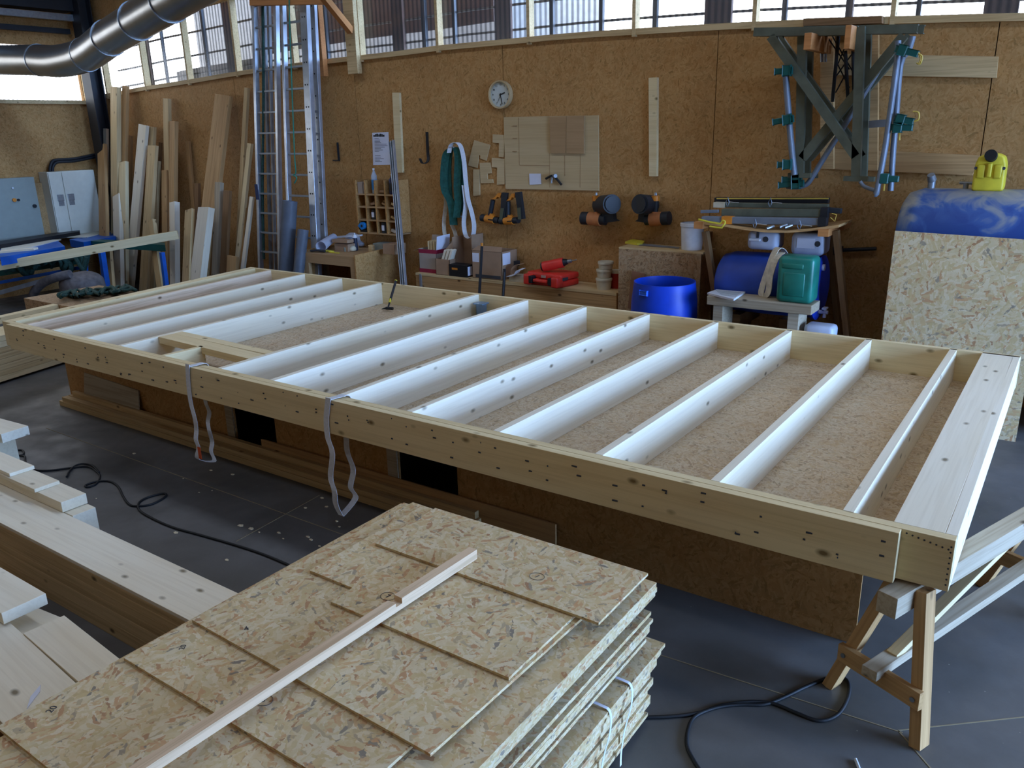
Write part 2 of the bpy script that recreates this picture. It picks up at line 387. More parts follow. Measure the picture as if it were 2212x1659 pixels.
def lathe(bm, c, prof, axis=(0, 0, 1), seg=28, closed=True):
    c = Vector(c); a = Vector(axis).normalized(); s = a.orthogonal().normalized(); u = a.cross(s); rings = []
    for r, h in prof: rings.append([bm.verts.new(c+a*h+(s*math.cos(t)+u*math.sin(t))*max(r, 1e-4)) for t in [2*math.pi*k/seg for k in range(seg)]])
    for i in range(len(rings)-1):
        for k in range(seg): bm.faces.new((rings[i][k], rings[i][(k+1) % seg], rings[i+1][(k+1) % seg], rings[i+1][k]))
    if closed: bm.faces.new(rings[0][::-1]); bm.faces.new(rings[-1])
    return bm
def poly(bm, pts, ext):
    """polygon (3D points) extruded by vector ext"""
    a = [bm.verts.new(Vector(p)) for p in pts]; b = [bm.verts.new(Vector(p)+Vector(ext)) for p in pts]; n = len(a)
    bm.faces.new(a); bm.faces.new(b[::-1])
    for i in range(n): bm.faces.new((a[i], b[i], b[(i+1) % n], a[(i+1) % n]))
    bmesh.ops.recalc_face_normals(bm, faces=bm.faces); return bm
def quadstrip_text(name, body, size, mat, M, parent, ext=.0008):
    cu = bpy.data.curves.new(name, 'FONT'); cu.body = body; cu.size = size; cu.align_x = 'CENTER'; cu.align_y = 'CENTER'; cu.extrude = ext
    to = bpy.data.objects.new(name+'_src', cu); COL.objects.link(to)
    dg = bpy.context.evaluated_depsgraph_get(); me = bpy.data.meshes.new_from_object(to.evaluated_get(dg))
    bpy.data.objects.remove(to); bpy.data.curves.remove(cu)
    bm = BM(); bm.from_mesh(me); bpy.data.meshes.remove(me)
    return link(name, bm, mat, parent, M)
WALLROT = Matrix(((1, 0, 0, 0), (0, 0, -1, 0), (0, 1, 0, 0), (0, 0, 0, 1)))   # text plane facing -Y
YW = 5.0
# ------------------------------------------------------------------ the hall
XL, XR, YF, ZC = -14.2, DX, -7.0, 6.4
bm = BM(); box(bm, (XL-.3, YF-.3, -.12), (XR+.3, YW+.3, 0)); struct('floor', bm, M_floor)
bm = BM(); box(bm, (-40, -40, -.3), (45, 45, -.13)); struct('yard_ground', bm, M_ground)
M_joint = plain('floor_joint', '#8f8062', .8)
def joint(n, pts, wid=.006):
    bm = BM()
    for a, b in zip(pts[:-1], pts[1:]):
        x, y, z = frame_of(Vector(a), Vector(b)); a, b = Vector(a), Vector(b)
        poly(bm, [a-y*wid/2, b-y*wid/2, b+y*wid/2, a+y*wid/2], (0, 0, .0015))
    o = struct('trim_%d' % n, bm, M_joint); return o
j = lambda *p: [oz(x, y, .0002) for x, y in p]
joint(20, j((100, 925), (900, 1212)) + j((1420, 1413), (1950, 1583)))
joint(21, j((510, 1170), (690, 1070)))
joint(22, j((1940, 1578), (2212, 1549), (3400, 1422)))
joint(23, j((1940, 1578), (2010, 1659), (2300, 1990)))
# sill heights of the back window band follow the eave
SILL = [(190, 211), (222.8, 206.3), (314, 188.6), (415, 173.4), (516.5, 155.7), (700, 130.4), (851.6, 114), (955.4, 100), (1080, 88.6), (1240, 73), (1560, 53), (1750, 45), (1944, 38.4), (2212, 31), (2500, 29)]
SP = [oy(x, y, YW) for x, y in SILL]
def zs(X):
    for a, b in zip(SP[:-1], SP[1:]):
        if X <= b.x or b is SP[-1]:
            t = (X-a.x)/(b.x-a.x); return a.z+(b.z-a.z)*max(t, 0)
WTOP = 1.0
# panels of the back wall, cut at the joints seen in the photo
jx = [XL, oy(305, 240, YW).x, oy(768, 200, YW).x, oy(1089, 250, YW).x, oy(1545, 220, YW).x, oy(2138, 200, YW).x, 2.3, 4.8, XR]
jx.insert(2, (jx[1]+jx[2])/2)
bm = BM()
for a, b in zip(jx[:-1], jx[1:]):
    n = 6; xs = [a+.004+(b-a-.008)*i/n for i in range(n+1)]
    pts = [(xs[0], YW, 0), (xs[-1], YW, 0)] + [(x, YW, zs(x)-.02) for x in reversed(xs)]
    poly(bm, pts, (0, .025, 0))
struct('wall_back', bm, M_wall)
bm = BM(); n = 40; xs = [XL+(XR-XL)*i/n for i in range(n+1)]
poly(bm, [(XL, YW+.03, 0), (XR, YW+.03, 0)] + [(x, YW+.03, zs(x)-.02) for x in reversed(xs)], (0, .1, 0)); struct('trim_1', bm, M_backing)
bm = BM()   # sill board
for a, b in zip(xs[:-1], xs[1:]):
    za, zb = zs(a), zs(b)
    poly(bm, [(a, YW-.045, za-.05), (b, YW-.045, zb-.05), (b, YW-.045, zb+.01), (a, YW-.045, za+.01)], (0, .15, 0))
bmesh.ops.remove_doubles(bm, verts=bm.verts, dist=.0005); struct('trim_2', bm, M_rough)
# upper wall over the windows
bm = BM()
poly(bm, [(x, YW, zs(x)+WTOP) for x in xs] + [(XR, YW, ZC), (XL, YW, ZC)], (0, .1, 0)); struct('trim_3', bm, M_wall)
# window bays
MX = [(205, 210), (237, 204), (320, 188), (412, 174), (517, 156), (640, 140), (783, 120), (950, 100), (1146, 83), (1373, 66), (1632, 50), (1930, 39), (2270, 30)]
mxs = [oy(x, y, YW).x for x, y in MX] + [1.9, 3.2, 4.5, 5.8, XR]
mxs[0] = XL+.02
for i, (a, b) in enumerate(zip(mxs[:-1], mxs[1:])):
    bm = BM(); poly(bm, [(a, YW+.05, zs(a)), (b, YW+.05, zs(b)), (b, YW+.05, zs(b)+WTOP), (a, YW+.05, zs(a)+WTOP)], (0, .012, 0))
    o = struct('window_%d' % (i+1), bm, M_pane)
    bm = BM(); box(bm, (b-.02, YW-.05, zs(b)-.07), (b+.02, YW+.05, zs(b)+WTOP)); struct('window_frame', bm, M_rough, o)
# left end wall with its window band
ZL0, ZL1 = 3.14, 4.02
WY1 = ox(183, 215, XL).y
bm = BM(); box(bm, (XL-.1, YF, 0), (XL, YW, ZL0)); box(bm, (XL-.1, YF, ZL1), (XL, YW, ZC)); box(bm, (XL-.1, WY1, ZL0), (XL, YW, ZL1)); struct('wall_left', bm, M_wallx)
bm = BM(); box(bm, (XL-.02, YF, ZL0-.04), (XL+.05, WY1+.06, ZL0+.02)); box(bm, (XL-.02, WY1, ZL0), (XL+.05, WY1+.06, ZL1)); struct('trim_4', bm, M_rough)
ys = [WY1, 3.3, 1.9, .6, -.7, -2, -3.3, -4.6, YF]
for i, (a, b) in enumerate(zip(ys[:-1], ys[1:])):
    bm = BM(); box(bm, (XL-.06, b, ZL0), (XL-.05, a, ZL1)); o = struct('window_%d' % (30+i), bm, M_pane)
    bm = BM(); box(bm, (XL-.04, b-.02, ZL0), (XL+.02, b+.02, ZL1)); struct('window_frame', bm, M_rough, o)
# right wall with the open hall door, front wall, ceiling
bm = BM(); box(bm, (DX, YF, 0), (DX+.2, DY0, ZC)); box(bm, (DX, DY1, 0), (DX+.2, YW, ZC)); box(bm, (DX, DY0, DZ), (DX+.2, DY1, ZC)); struct('wall_right', bm, M_wallx)
bm = BM(); box(bm, (XL, YF-.2, 0), (XR, YF, ZC)); struct('wall_front', bm, M_wall)
bm = BM(); x0, x1 = XL-.2, XR+.2
for a, b in ((YF-.2, SK_ADDED2[2]), (SK_ADDED2[3], SK_ADDED[2]), (SK_ADDED[3], YW+.2)): box(bm, (x0, a, ZC), (x1, b, ZC+.1))
for q in (SK_ADDED, SK_ADDED2): box(bm, (x0, q[2], ZC), (q[0], q[3], ZC+.1)); box(bm, (q[1], q[2], ZC), (x1, q[3], ZC+.1))
struct('ceiling', bm, M_ceil)
for i, q in enumerate((SK_ADDED, SK_ADDED2)): bm = BM(); box(bm, (q[0], q[2], ZC+.1), (q[1], q[3], ZC+.112)); struct('window_%d' % (60+i), bm, M_pane)  # panes of the two added roof strips, out of view
# steel column in the corner, steel beams along the end wall
c0, c1 = oy(188, 215, 4.75), oy(214, 215, 4.75)
bm = BM(); cx = (c0.x+c1.x)/2
for lo, hi in (((-.13, -.11), (.13, -.09)), ((-.13, .09), (.13, .11)), ((-.015, -.09), (.015, .09))): box(bm, (cx+lo[0], 4.8+lo[1], 0), (cx+hi[0], 4.8+hi[1], ZC))
struct('trim_5', bm, M_dksteel)
z1 = ox(0, 8, XL+.25).z; z2 = ox(0, 22, XL+.25).z; z3 = ox(0, 55, XL+.1).z
bm = BM(); box(bm, (XL+.02, YF, z1-.02), (XL+.35, 4.7, z1+.5)); struct('trim_6', bm, M_dksteel)
bm = BM(); box(bm, (XL+.2, YF, z2-.07), (XL+.3, 4.7, z2+.03)); struct('trim_7', bm, M_steel)
bm = BM(); box(bm, (XL+.02, YF, z3-.05), (XL+.12, 4.7, z3+.03)); struct('trim_8', bm, M_dksteel)
# outdoors seen through the back windows: posts, rails, an eave board, added panels that tone the panes
YO = 5.45
k = 9
for (xa, xb, m) in ((300, 316, 1), (347, 349, 0), (394, 400, 0), (438, 442, 0), (486, 512, 1), (550, 560, 1), (700, 706, 0), (848, 872, 1), (912, 920, 0), (978, 984, 0), (1070, 1103, 1), (1187, 1195, 0), (1293, 1301, 0), (1408, 1417, 0), (1519, 1576, 1), (1684, 1694, 0), (1820, 1835, 1), (1971, 1981, 0), (2115, 2189, 1)):
    a, b = oy(xa, 90, YO).x, oy(xb, 90, YO).x
    bm = BM(); box(bm, (a, YO, 2.6), (b, YO+.05, 5)); struct('trim_%d' % (100+k), bm, M_outdk if m else M_dksteel); k += 1
for dz in (.17, .45, .8):
    bm = BM(); poly(bm, [(x, YO+.06, zs(x)+dz-.012) for x in xs] + [(x, YO+.06, zs(x)+dz+.012) for x in reversed(xs)], (0, .03, 0)); struct('trim_%d' % (130+int(dz*10)), bm, M_outgr)
def outpanel(n, xa, xb, d0, d1, mat, Y=6.0):
    A, B = oy(xa, 90, Y).x, oy(xb, 90, Y).x; bm = BM(); m = 8; q = [A+(B-A)*i/m for i in range(m+1)]
    poly(bm, [(x, Y, zs(x)+d0) for x in q] + [(x, Y, zs(x)+d1) for x in reversed(q)], (0, .05, 0)); struct('trim_%d' % n, bm, mat)
outpanel(150, 555, 1068, .36, 1.1, M_outdk)
outpanel(151, 372, 560, .02, .34, M_outgr)  # added panel imitating the grey-brown reflection in the left panes
outpanel(152, 425, 1100, -1.5, 3.5, M_outgr, 8.5)  # added grey panel, dims the panes in front of it
outpanel(153, 1100, 1300, -1.5, 3.5, plain('outdoor_pale_panel', '#b9b9b6', .7), 9.5)  # added paler panel, sets the brightness of these panes
# ------------------------------------------------------------------ the timber wall frame on the work table
ZT, H = .95, .226; ZB = ZT-H
V = Vector
F = thing('timber_wall_frame', 'large timber-framed wall panel lying flat on the work table, pale spruce studs over strand board', 'wall frame', (-3.5, 1.5, ZB-.016))
LA, LB = oz(23, 689, ZT), oz(540, 577, ZT); RC = oz(2203, 777, ZT); RD = oz(2067, 1163, ZT)
YB = 3.047
def fr(name, a, b, wdt=.045, h=H, mat=M_pine, ztop=ZT, **k):
    return beam(name, (a[0], a[1], ztop), (b[0], b[1], ztop), wdt, h, mat, F, top=True, **k)
xr_out = oz(1946, 1146, ZT)
fr('front_board', (-7.28, -.0725), (xr_out.x, -.0745))                       # doubled outer board
fr('front_rail', (LA.x+.02, -.0235), (RD.x, -.0245), .048)
fr('back_rail', (LB.x, YB+.024), (RC.x, YB+.024-.03), .046)
# left end: two studs side by side
d = (LB-LA).normalized(); 
fr('end_stud', (LA.x+.085, 0.003), (LB.x+.075, YB), .13)
fr('end_stud', (-7.19, .003), (-7.63, YB), .045, H-.03, M_pale, ZT-.03)
FXS = [-7.475, -6.871, -6.251, -5.641, -4.311, -3.716, -3.073, -2.44, -1.816, -1.212, -.621, -.052]
NXS = [-7.08, -6.63, -6.09, -5.585, -4.31, -3.748, -3.1, -2.52, -1.889, -1.254, -.642, -.055]
for i, (fx, nx) in enumerate(zip(FXS, NXS)):
    fr('stud', (nx-.023, .001), (fx-.023, YB), .046, H, M_grainy if i == 0 else M_pale)
ng = [oz(*p, ZT) for p in ((355, 727), (525, 775), (403, 716), (590, 757))]
y0a, y0b, y1 = .335, .26, .545
fr('nogging', (-5.585, .40), (-4.36, .345), .14, .055)
fr('nogging', (-5.60, .515), (-4.36, .475), .085, .075, M_pine, ZT-.002)
s1 = oz(362, 767, ZT); s2 = oz(441.8, 748, ZT)
fr('short_stud', (s1.x-.023, .001), (s2.x-.023, .33), .046)
# right end: a board laid flat as the lid of a boxed post, and an edge board with the seam beside it
e0, e1 = oz(1932, 1118, ZT), oz(2118, 770, ZT)
fr('flat_board', (.195, .001), (.200, YB), .19, .045, M_pale)
fr('stud', (.13, .001), (.128, YB), .046, H-.046, M_pine, ZT-.046)
fr('edge_board', (.313, .001), (.311, YB), .044, H, M_pale)
bm = BM(); poly(bm, [(-7.42, 0, ZB-.016), (.33, -.02, ZB-.016), (.33, YB+.02, ZB-.016), (-7.9, YB+.03, ZB-.016)], (0, 0, .016)); link('sheathing', bm, M_osb_bay, F)
# screw heads along the outer board and end
bm = BM(); random.seed(3)
for i in range(46):
    x = -7.1+i*.16+random.uniform(-.04, .04)
    if x < xr_out.x-.03:
        for q in range(2): 
            zz = ZT-random.uniform(.02, .2); cyl(bm, (x+random.uniform(-.03, .03), -.0955, zz), (x, -.0975, zz), .0045, seg=8)
for q in range(8):
    cyl(bm, (xr_out.x+.02+q*.022, -.0485, ZT-.015-.004*q), (xr_out.x+.02+q*.022, -.0500, ZT-.015-.004*q), .004, seg=8)
    cyl(bm, (RD.x-.012, -.0485, ZT-.03-.024*q), (RD.x-.012, -.05, ZT-.03-.024*q), .004, seg=8)
setp(link('screw_heads', bm, M_ink, F), kind='stuff')
# ------------------------------------------------------------------ work table (strand-board box with openings)
TB = thing('work_table', 'long low strand-board work table carrying the timber wall frame', 'table', (-3.8, 1.7, 0))
tx0, tx1, tz = -7.6, -.075, ZB-.018
op = [(oy(507, 910, .5).x, oy(597, 945, .5).x), (oy(862, 1010, .5).x, oy(989, 1050, .5).x)]
cuts = [tx0, op[0][0], op[0][1], op[1][0], op[1][1], tx1]
for a, b in ((0, 1), (2, 3), (4, 5)):
    bm = BM(); box(bm, (cuts[a], .5, 0), (cuts[b], .515, tz-.05)); link('side_panel', bm, M_wall, TB)
for a, b in op:
    for x in (a-.03, b+.03): pass
    bm = BM(); box(bm, (a-.10, .488, .0), (a-.005, .499, tz-.05)); link('opening_post', bm, M_grey, TB)
    bm = BM(); box(bm, (a, .515, 0), (b, .53, .09)); link('opening_rail', bm, M_dk, TB)
bm = BM(); box(bm, (tx0, .5, tz-.05), (tx1, 2.95, tz)); link('table_top', bm, M_osb_cab, TB)
bm = BM(); box(bm, (tx0, 2.93, 0), (tx1, 2.95, tz-.05)); link('back_panel', bm, M_wall, TB)
for x in (tx0, tx1-1.1):
    bm = BM(); box(bm, (x, .515, 0), (x+.015, 2.93, tz-.05)); link('end_panel', bm, M_wallx, TB)
# long battens on the floor along the table
def board(name, p0, p1, wd, h, mat, label, cat='board', group=None, top=True, up=(0, 0, 1)):
    return setp(beam(name, p0, p1, wd, h, mat, None, up, top=top), label, cat, group)
g = 'battens on the floor along the table'
board('batten', (-7.55, .386, .05), (-2.48, .388, .05), .07, .05, M_rough, 'long batten on the floor at the table foot, lower front one of the pile', 'batten', g)
board('batten', (-7.5, .39, .093), (-2.56, .392, .093), .06, .042, M_rough, 'long batten on top of the front batten at the table foot', 'batten', g)
board('batten', (-7.42, .448, .145), (-2.42, .448, .145), .04, .05, M_rough, 'long batten at the table foot, topmost, squeezed beside the strand-board side', 'batten', g)
board('batten', (-7.5, .448, .094), (-2.4, .448, .094), .04, .094, M_rough, 'long squared batten at the table foot hidden under the topmost one', 'batten', g)
p0, p1 = oy(560, 935, .46), oy(1178, 1145, .47)
board('plank', (-4.6, .478, .12), (-1.83, .478, .12), .015, .16, M_warm, 'brown plank standing on edge against the table side, right of the battens', 'plank', top=False)
q0, q1 = oy(172, 838, .42), oy(288, 858, .42)
bm = BM(); poly(bm, [(q0.x, .452, .15), (q1.x, .452, .15), (q1.x-.02, .488, .15+.17), (q0.x, .488, .15+.2)], (0, .011, 0))
single('board_offcut', bm, M_grey, 'short grey board offcut leaning on the table side on top of the battens', 'board')
# ------------------------------------------------------------------ lifting straps over the front rail
def strap(px, label, orange):
    if orange:
        fr_ = [(405, 789, -.103), (407, 830, -.103), (412, 870, -.105), (421, 905, -.12), (424, 930, -.11), (423, 950, -.13), (429, 968, -.125), (427, 991, -.125)]
        bk = [(462, 996, -.06), (456, 975, -.03), (458, 955, .01), (452, 930, -.02), (449, 912, .02), (452, 890, 0), (445, 872, .03), (442, 850, .03)]
    else:
        fr_ = [(709, 862, -.103), (705, 905, -.103), (708, 945, -.105), (718, 980, -.12), (714, 1030, -.11), (722, 1060, -.13), (725, 1088, -.12), (735, 1110, -.11)]
        bk = [(741, 1110, -.10), (768, 1075, -.01), (757, 1052, .0), (763, 1015, .02), (750, 975, .0), (748, 940, .02)]
    front = [oy(x, y, Y) for x, y, Y in fr_]; back = [oy(x, y, Y) for x, y, Y in bk]
    x0 = front[0].x
    over = [V((back[-1].x-.02, .018, ZB-.03)), V((x0+.06, .018, .86)), V((x0+.05, .01, ZT+.006)), V((x0+.02, -.045, ZT+.009)), V((x0, -.096, ZT+.005))]
    t = thing('lifting_strap', label, 'strap', tuple(front[-1]), 'webbing slings hanging over the front rail')
    bm = BM(); ribbon(bm, over+front+back, (1, 0, 0), .046, .0035, 5); link('webbing', bm, M_strap, t)
    if orange:
        a, b = oy(430, 966, -.132), oy(430, 990, -.132); bm = BM(); box(bm, (a.x-.02, a.y-.002, b.z), (a.x+.015, a.y+.001, a.z)); setp(link('label_patch', bm, plain('orange_label', '#c9501c', .7), t), label='orange label')
strap(415, 'white webbing sling with an orange label hanging over the front rail, left one', True)
strap(715, 'longer plain white webbing sling hanging over the front rail, right one', False)
# ------------------------------------------------------------------ hammer and tub in the bays
ZS = ZB+.001
hd = oz(838, 668, ZS+.02); ht = oy(855, 607, 3.02)
t = thing('hammer', 'hammer with a black grip and yellow collar leaning against the back rail', 'hammer', (hd.x, hd.y, ZS))
bm = BM(); a = V((hd.x, hd.y, ZS+.03)); tube(bm, [a+(ht-a)*.3, a+(ht-a)*.6, ht], .014, 10, flat=.8); link('handle', bm, M_black, t, smooth=40)
bm = BM(); cyl(bm, ht, ht+(ht-a).normalized()*.008, .015); setp(link('end_cap', bm, M_yellow, t), label='yellow end')
bm = BM(); cyl(bm, a+(ht-a)*.2, a+(ht-a)*.34, .013); setp(link('collar', bm, M_yellow, t), label='yellow collar')
bm = BM(); x = V((1, .25, 0)).normalized(); cyl(bm, a-x*.02, a+x*.06, .017, .017, 12); cyl(bm, a-x*.02, a-x*.075+V((0, 0, -.012)), .013, .004, 10); cyl(bm, a, a+(ht-a)*.2, .009); link('head', bm, M_dksteel, t, smooth=40)
tb = oy(1038, 662, 2.93)
t = thing('plastic_tub', 'small translucent blue plastic tub resting on the strand board against the back rail', 'tub', (tb.x, 2.93, ZS))
bm = BM(); lathe(bm, (tb.x, 2.94, ZS), [(.062, 0), (.07, .02), (.075, .16)], seg=4); bmesh.ops.rotate(bm, verts=bm.verts, cent=(tb.x, 2.94, 0), matrix=Matrix.Rotation(.7, 3, 'Z')); bmesh.ops.bevel(bm, geom=[e for e in bm.edges if abs((e.verts[0].co-e.verts[1].co).normalized().z) > .8], offset=.015, segments=3, affect='EDGES', profile=.5); link('body', bm, M_tub, t, smooth=50)
bm = BM(); box(bm, (tb.x-.058, 2.882, ZS+.155), (tb.x+.058, 2.998, ZS+.168), bev=.004); link('lid', bm, M_tub, t)
# ------------------------------------------------------------------ sawhorse under the right end
S = thing('sawhorse', 'wooden sawhorse with cross-braced legs under the right end of the wall frame', 'sawhorse', (.35, .4, 0))
bt = ZB-.018
b0, b1 = oz(1912, 1283, bt), oz(2212, 1108, bt); dr = (b1-b0).normalized(); b0 = b0+V((.01, 0, 0)); b1 = b0+dr*1.95
nrm = V((0, 0, 1)).cross(dr)
beam('top_beam', b0, b1, .085, .095, M_grey, S, top=True)
def leg(px_foot, s, side, name='leg', tz_=bt-.01):
    foot = oz(*px_foot, 0); top = b0+dr*s; top = V((top.x, top.y, 0))+nrm*(.062*side); top.z = tz_
    beam(name, foot, top, .05, .075, M_warm if side > 0 else M_warm, S, up=dr)
    return foot, top
f1, t1 = leg((1985, 1610), .17, -1); f2, t2 = leg((1795, 1478), .17, 1)
f4, t4 = leg((2122, 1262), 1.60, 1)
f3 = f4 + (f1-f2); t3 = t4-nrm*.124; beam('leg', f3, t3, .05, .075, M_warm, S, up=dr)
def on(a, b, z): k = (z-a.z)/(b.z-a.z); return a+(b-a)*k
c1, c2 = on(f1, t1, .24), on(f2, t2, .24)
ex = (c1-c2).normalized()
beam('crosspiece', c2-ex*.03-dr*.05, c1+ex*.03-dr*.05, .03, .085, M_warm, S)
c3, c4 = on(f3, t3, .24), on(f4, t3+nrm*.124, .24)
beam('crosspiece', c4-ex*.03-dr*.05, c3+ex*.03-dr*.05, .03, .085, M_warm, S)
m1, m2 = (c1+c2)/2, (c3+c4)/2
beam('stretcher', m1-dr*.13+V((0, 0, .045)), m2+dr*.15+V((0, 0, .045)), .07, .045, M_grey, S)
beam('brace', m1+dr*.04+V((0, 0, .06)), b0+dr*1.0+V((0, 0, -.1)), .05, .03, M_pine, S)
for c in (c1, c2):
    bm = BM(); q = c-dr*.066; cyl(bm, q, q-dr*.006, .011, seg=10); setp(link('bolt', bm, M_steel, S), label='bolt head')
# ------------------------------------------------------------------ foreground strand-board stack
sx0, sx1, sy1 = -2.055, -.69, -.56
def sheet(x0, x1, y0, y1, z0, z1, label, rot=0., g='strand boards stacked in the foreground', mat=None, name='strand_board', notch=None):
    bm = BM(); cx, cy = (x0+x1)/2, (y0+y1)/2
    if notch:
        pts = [(x0, y0+notch[1]), (notch[0], y0+notch[1]), (notch[0], y0), (x1, y0), (x1, y1), (x0, y1)]
        poly(bm, [(x-cx, y-cy, 0) for x, y in pts], (0, 0, z1-z0))
    else: box(bm, (x0-cx, y0-cy, 0), (x1-cx, y1-cy, z1-z0))
    return setp(link(name, bm, mat or M_osb, None, Matrix.Translation((cx, cy, z0)) @ Matrix.Rotation(rot, 4, 'Z')), label, 'board', g)
yn = -3.05
lay = [(.03, .048, -.70, -.60, 'lowest'), (.05, .085, -.71, -.62, 'second lowest'), (.10, .145, -.69, -.60, 'third from the bottom'), (.147, .19, -.70, -.61, 'fourth from the bottom, thick pair'),
       (.205, .24, -.68, -.60, 'fifth from the bottom'), (.25, .29, -.685, -.62, 'sixth from the bottom'), (.292, .33, -.675, -.58, 'seventh from the bottom, under the bundle top'),
       (.34, .368, -.665, -.56, 'second sheet of the strapped bundle'), (.372, .39, -.655, -.545, 'top sheet of the strapped bundle, jutting out'),
       (.435, .452, -.70, -.64, 'first sheet above the strapped bundle'), (.475, .505, -.695, -.62, 'thick sheet in the middle of the upper pack'), (.515, .531, -.69, -.60, 'thin sheet in the middle of the upper pack'),
       (.545, .562, -.70, -.60, 'thin sheet below the thick top pack'), (.625, .645, -.695, -.575, 'lowest sheet of the thick top pack'), (.646, .667, -.69, -.57, 'middle sheet of the thick top pack')]
random.seed(11)
for z0, z1, xr, yf, nm in lay:
    sheet(sx0+random.uniform(-.01, .02), xr, yn, yf+.02, z0, z1, 'strand board in the foreground stack, '+nm)
# spacer battens keep the gaps open
for i, (z0, z1) in enumerate(((0, .03), (.085, .1), (.19, .205), (.33, .34), (.39, .435), (.452, .475), (.562, .625))):
    for j, yy in enumerate((-.8, -2.6)):
        setp(beam('spacer_batten', (sx0+.05, yy, (z0+z1)/2), (-.78, yy, (z0+z1)/2), .06, z1-z0-.0005, M_dk), 'thin spacer batten between the strand boards of the foreground stack', 'batten', 'spacers in the strand-board stack')
sheet(sx0, -.688, yn, -.563, .668, .697, 'full-width strand board right below the overlapping pieces of the foreground stack')
# overlapping top pieces, each nearer one lower
def ozx(x, y, z): return oz(x, y, z)
Et, tk = .6975, .0125
e = ozx(0, 1562, .69)
sheet(-2.10, -.93, -2.53, -.585, Et-.0005, Et+tk-.001, 'lowest shingled strand-board piece, its near edge crossing the bottom left corner', -.0)
sheet(-2.075, -.90, -2.105, -.59, Et+tk, Et+2*tk-.001, 'shingled strand-board piece whose left corner juts over the spruce planks')
sheet(-2.04, -.80, -1.85, -.60, Et+2*tk, Et+3*tk-.001, 'shingled strand-board piece in the middle of the foreground stack', -.03)
z = Et+4*tk; a = ozx(675, 1228, z); b = ozx(752, 1278, z); c = ozx(1110, 1468, z)
sheet(a.x, -.815, c.y+.0, -.605, Et+3*tk, Et+4*tk-.001, 'shingled strand-board piece with a stepped near edge left of the batten', .0, notch=(-1.68, .12))
z = Et+5*tk; a = ozx(790, 1185, z); b = ozx(1310, 1328, z)
sheet(a.x, b.x, (a.y+b.y)/2, -.61, Et+4*tk, Et+5*tk-.001, 'topmost small strand-board piece at the far end, marked with a circled one', .0)
# pencil marks on the pieces
def mark(body, px, z, size, rotz):
    p = oz(px[0], px[1], z); o = quadstrip_text('pencil_mark', body, size, M_ink, Matrix.Translation(p) @ Matrix.Rotation(rotz, 4, 'Z'), None, .0002); return o
top_piece = [o for o in COL.objects if o.get('label', '').startswith('topmost small strand')][0]
def mk(body, px, z, size, rotz, parent, ring=False):
    p = oz(px[0], px[1], z)
    o = quadstrip_text('pencil_mark', body, size, M_ink, Matrix.Translation(p) @ Matrix.Rotation(rotz, 4, 'Z'), parent, .0002)
    if ring:
        bm = BM(); tube(bm, [p+V((math.cos(t)*.033, math.sin(t)*.027, 0)) for t in [2*math.pi*i/24 for i in range(24)]], .0009, 5, closed=True); link('pencil_ring', bm, M_ink, parent)
sh = {o['label']: o for o in COL.objects if o.name.startswith('strand_board')}
def byl(s): return [o for l, o in sh.items() if l.startswith(s)][0]
mk('1', (1160, 1245), Et+5*tk+.0003, .035, -.3, byl('topmost small'), True)
mk('7', (838, 1288), Et+4*tk+.0003, .035, .2, byl('shingled strand-board piece with a stepped'), True)
mk('20', (395, 1398), Et+2*tk+.0003, .03, 2.2, byl('shingled strand-board piece whose'))
mk('20', (112, 1532), Et+tk+.0003, .035, 2.0, byl('lowest shingled'))
mk('4', (532, 1358), Et+3*tk+.0003, .04, 1.2, byl('shingled strand-board piece in the middle'))
mk('3', (570, 1512), Et+2*tk+.0003, .035, .2, byl('shingled strand-board piece whose'), True)
# batten lying across the pile, stepped by a notch
ztb = Et+5*tk+.0002
pa, pb = oz(1022, 1195, ztb+.02), oz(262, 1690, ztb+.02); pa.z = pb.z = ztb
x, y, zz = frame_of(pa, pb); L = (pb-pa).length; nx = (oz(838, 1305, ztb)-pa).length
M = Matrix(((x.x, y.x, 0, pa.x), (x.y, y.y, 0, pa.y), (x.z, y.z, 1, pa.z), (0, 0, 0, 1)))
bm = BM(); poly(bm, [(0, -.02, 0), (L, -.02, 0), (L, -.02, .034), (nx+.02, -.02, .038), (nx+.02, -.02, .022), (nx-.014, -.02, .022), (nx-.014, -.02, .045), (0, -.02, .045)], (0, .042, 0))
single('batten', bm, M_lath, 'pale squared batten with a notch lying across the foreground strand boards', 'batten', M=M)
# strapping bands round the lower bundle
for (xa, ya), (xb, yb), lab in (((1316, 1497), (1345, 1590), 'nearer one'), ((1362, 1462), (1374, 1560), 'farther one')):
    p = ox(xa, ya, -.652); pts = [V((-1.2, p.y, .395)), V((-.9, p.y, .400)), V((-.70, p.y+.004, .402)), V((-.65, p.y+.006, .385)), V((-.645, p.y-.002, .3)), V((-.668, p.y-.006, .18)), V((-.68, p.y-.012, .06)), V((-.672, p.y-.03, .012))]
    bm = BM(); ribbon(bm, pts, (0, 1, 0), .014, .0012); single('strapping_band', bm, M_paper, 'loose white strapping band round the lower strand-board bundle, '+lab, 'strap', 'strapping bands on the bundle')
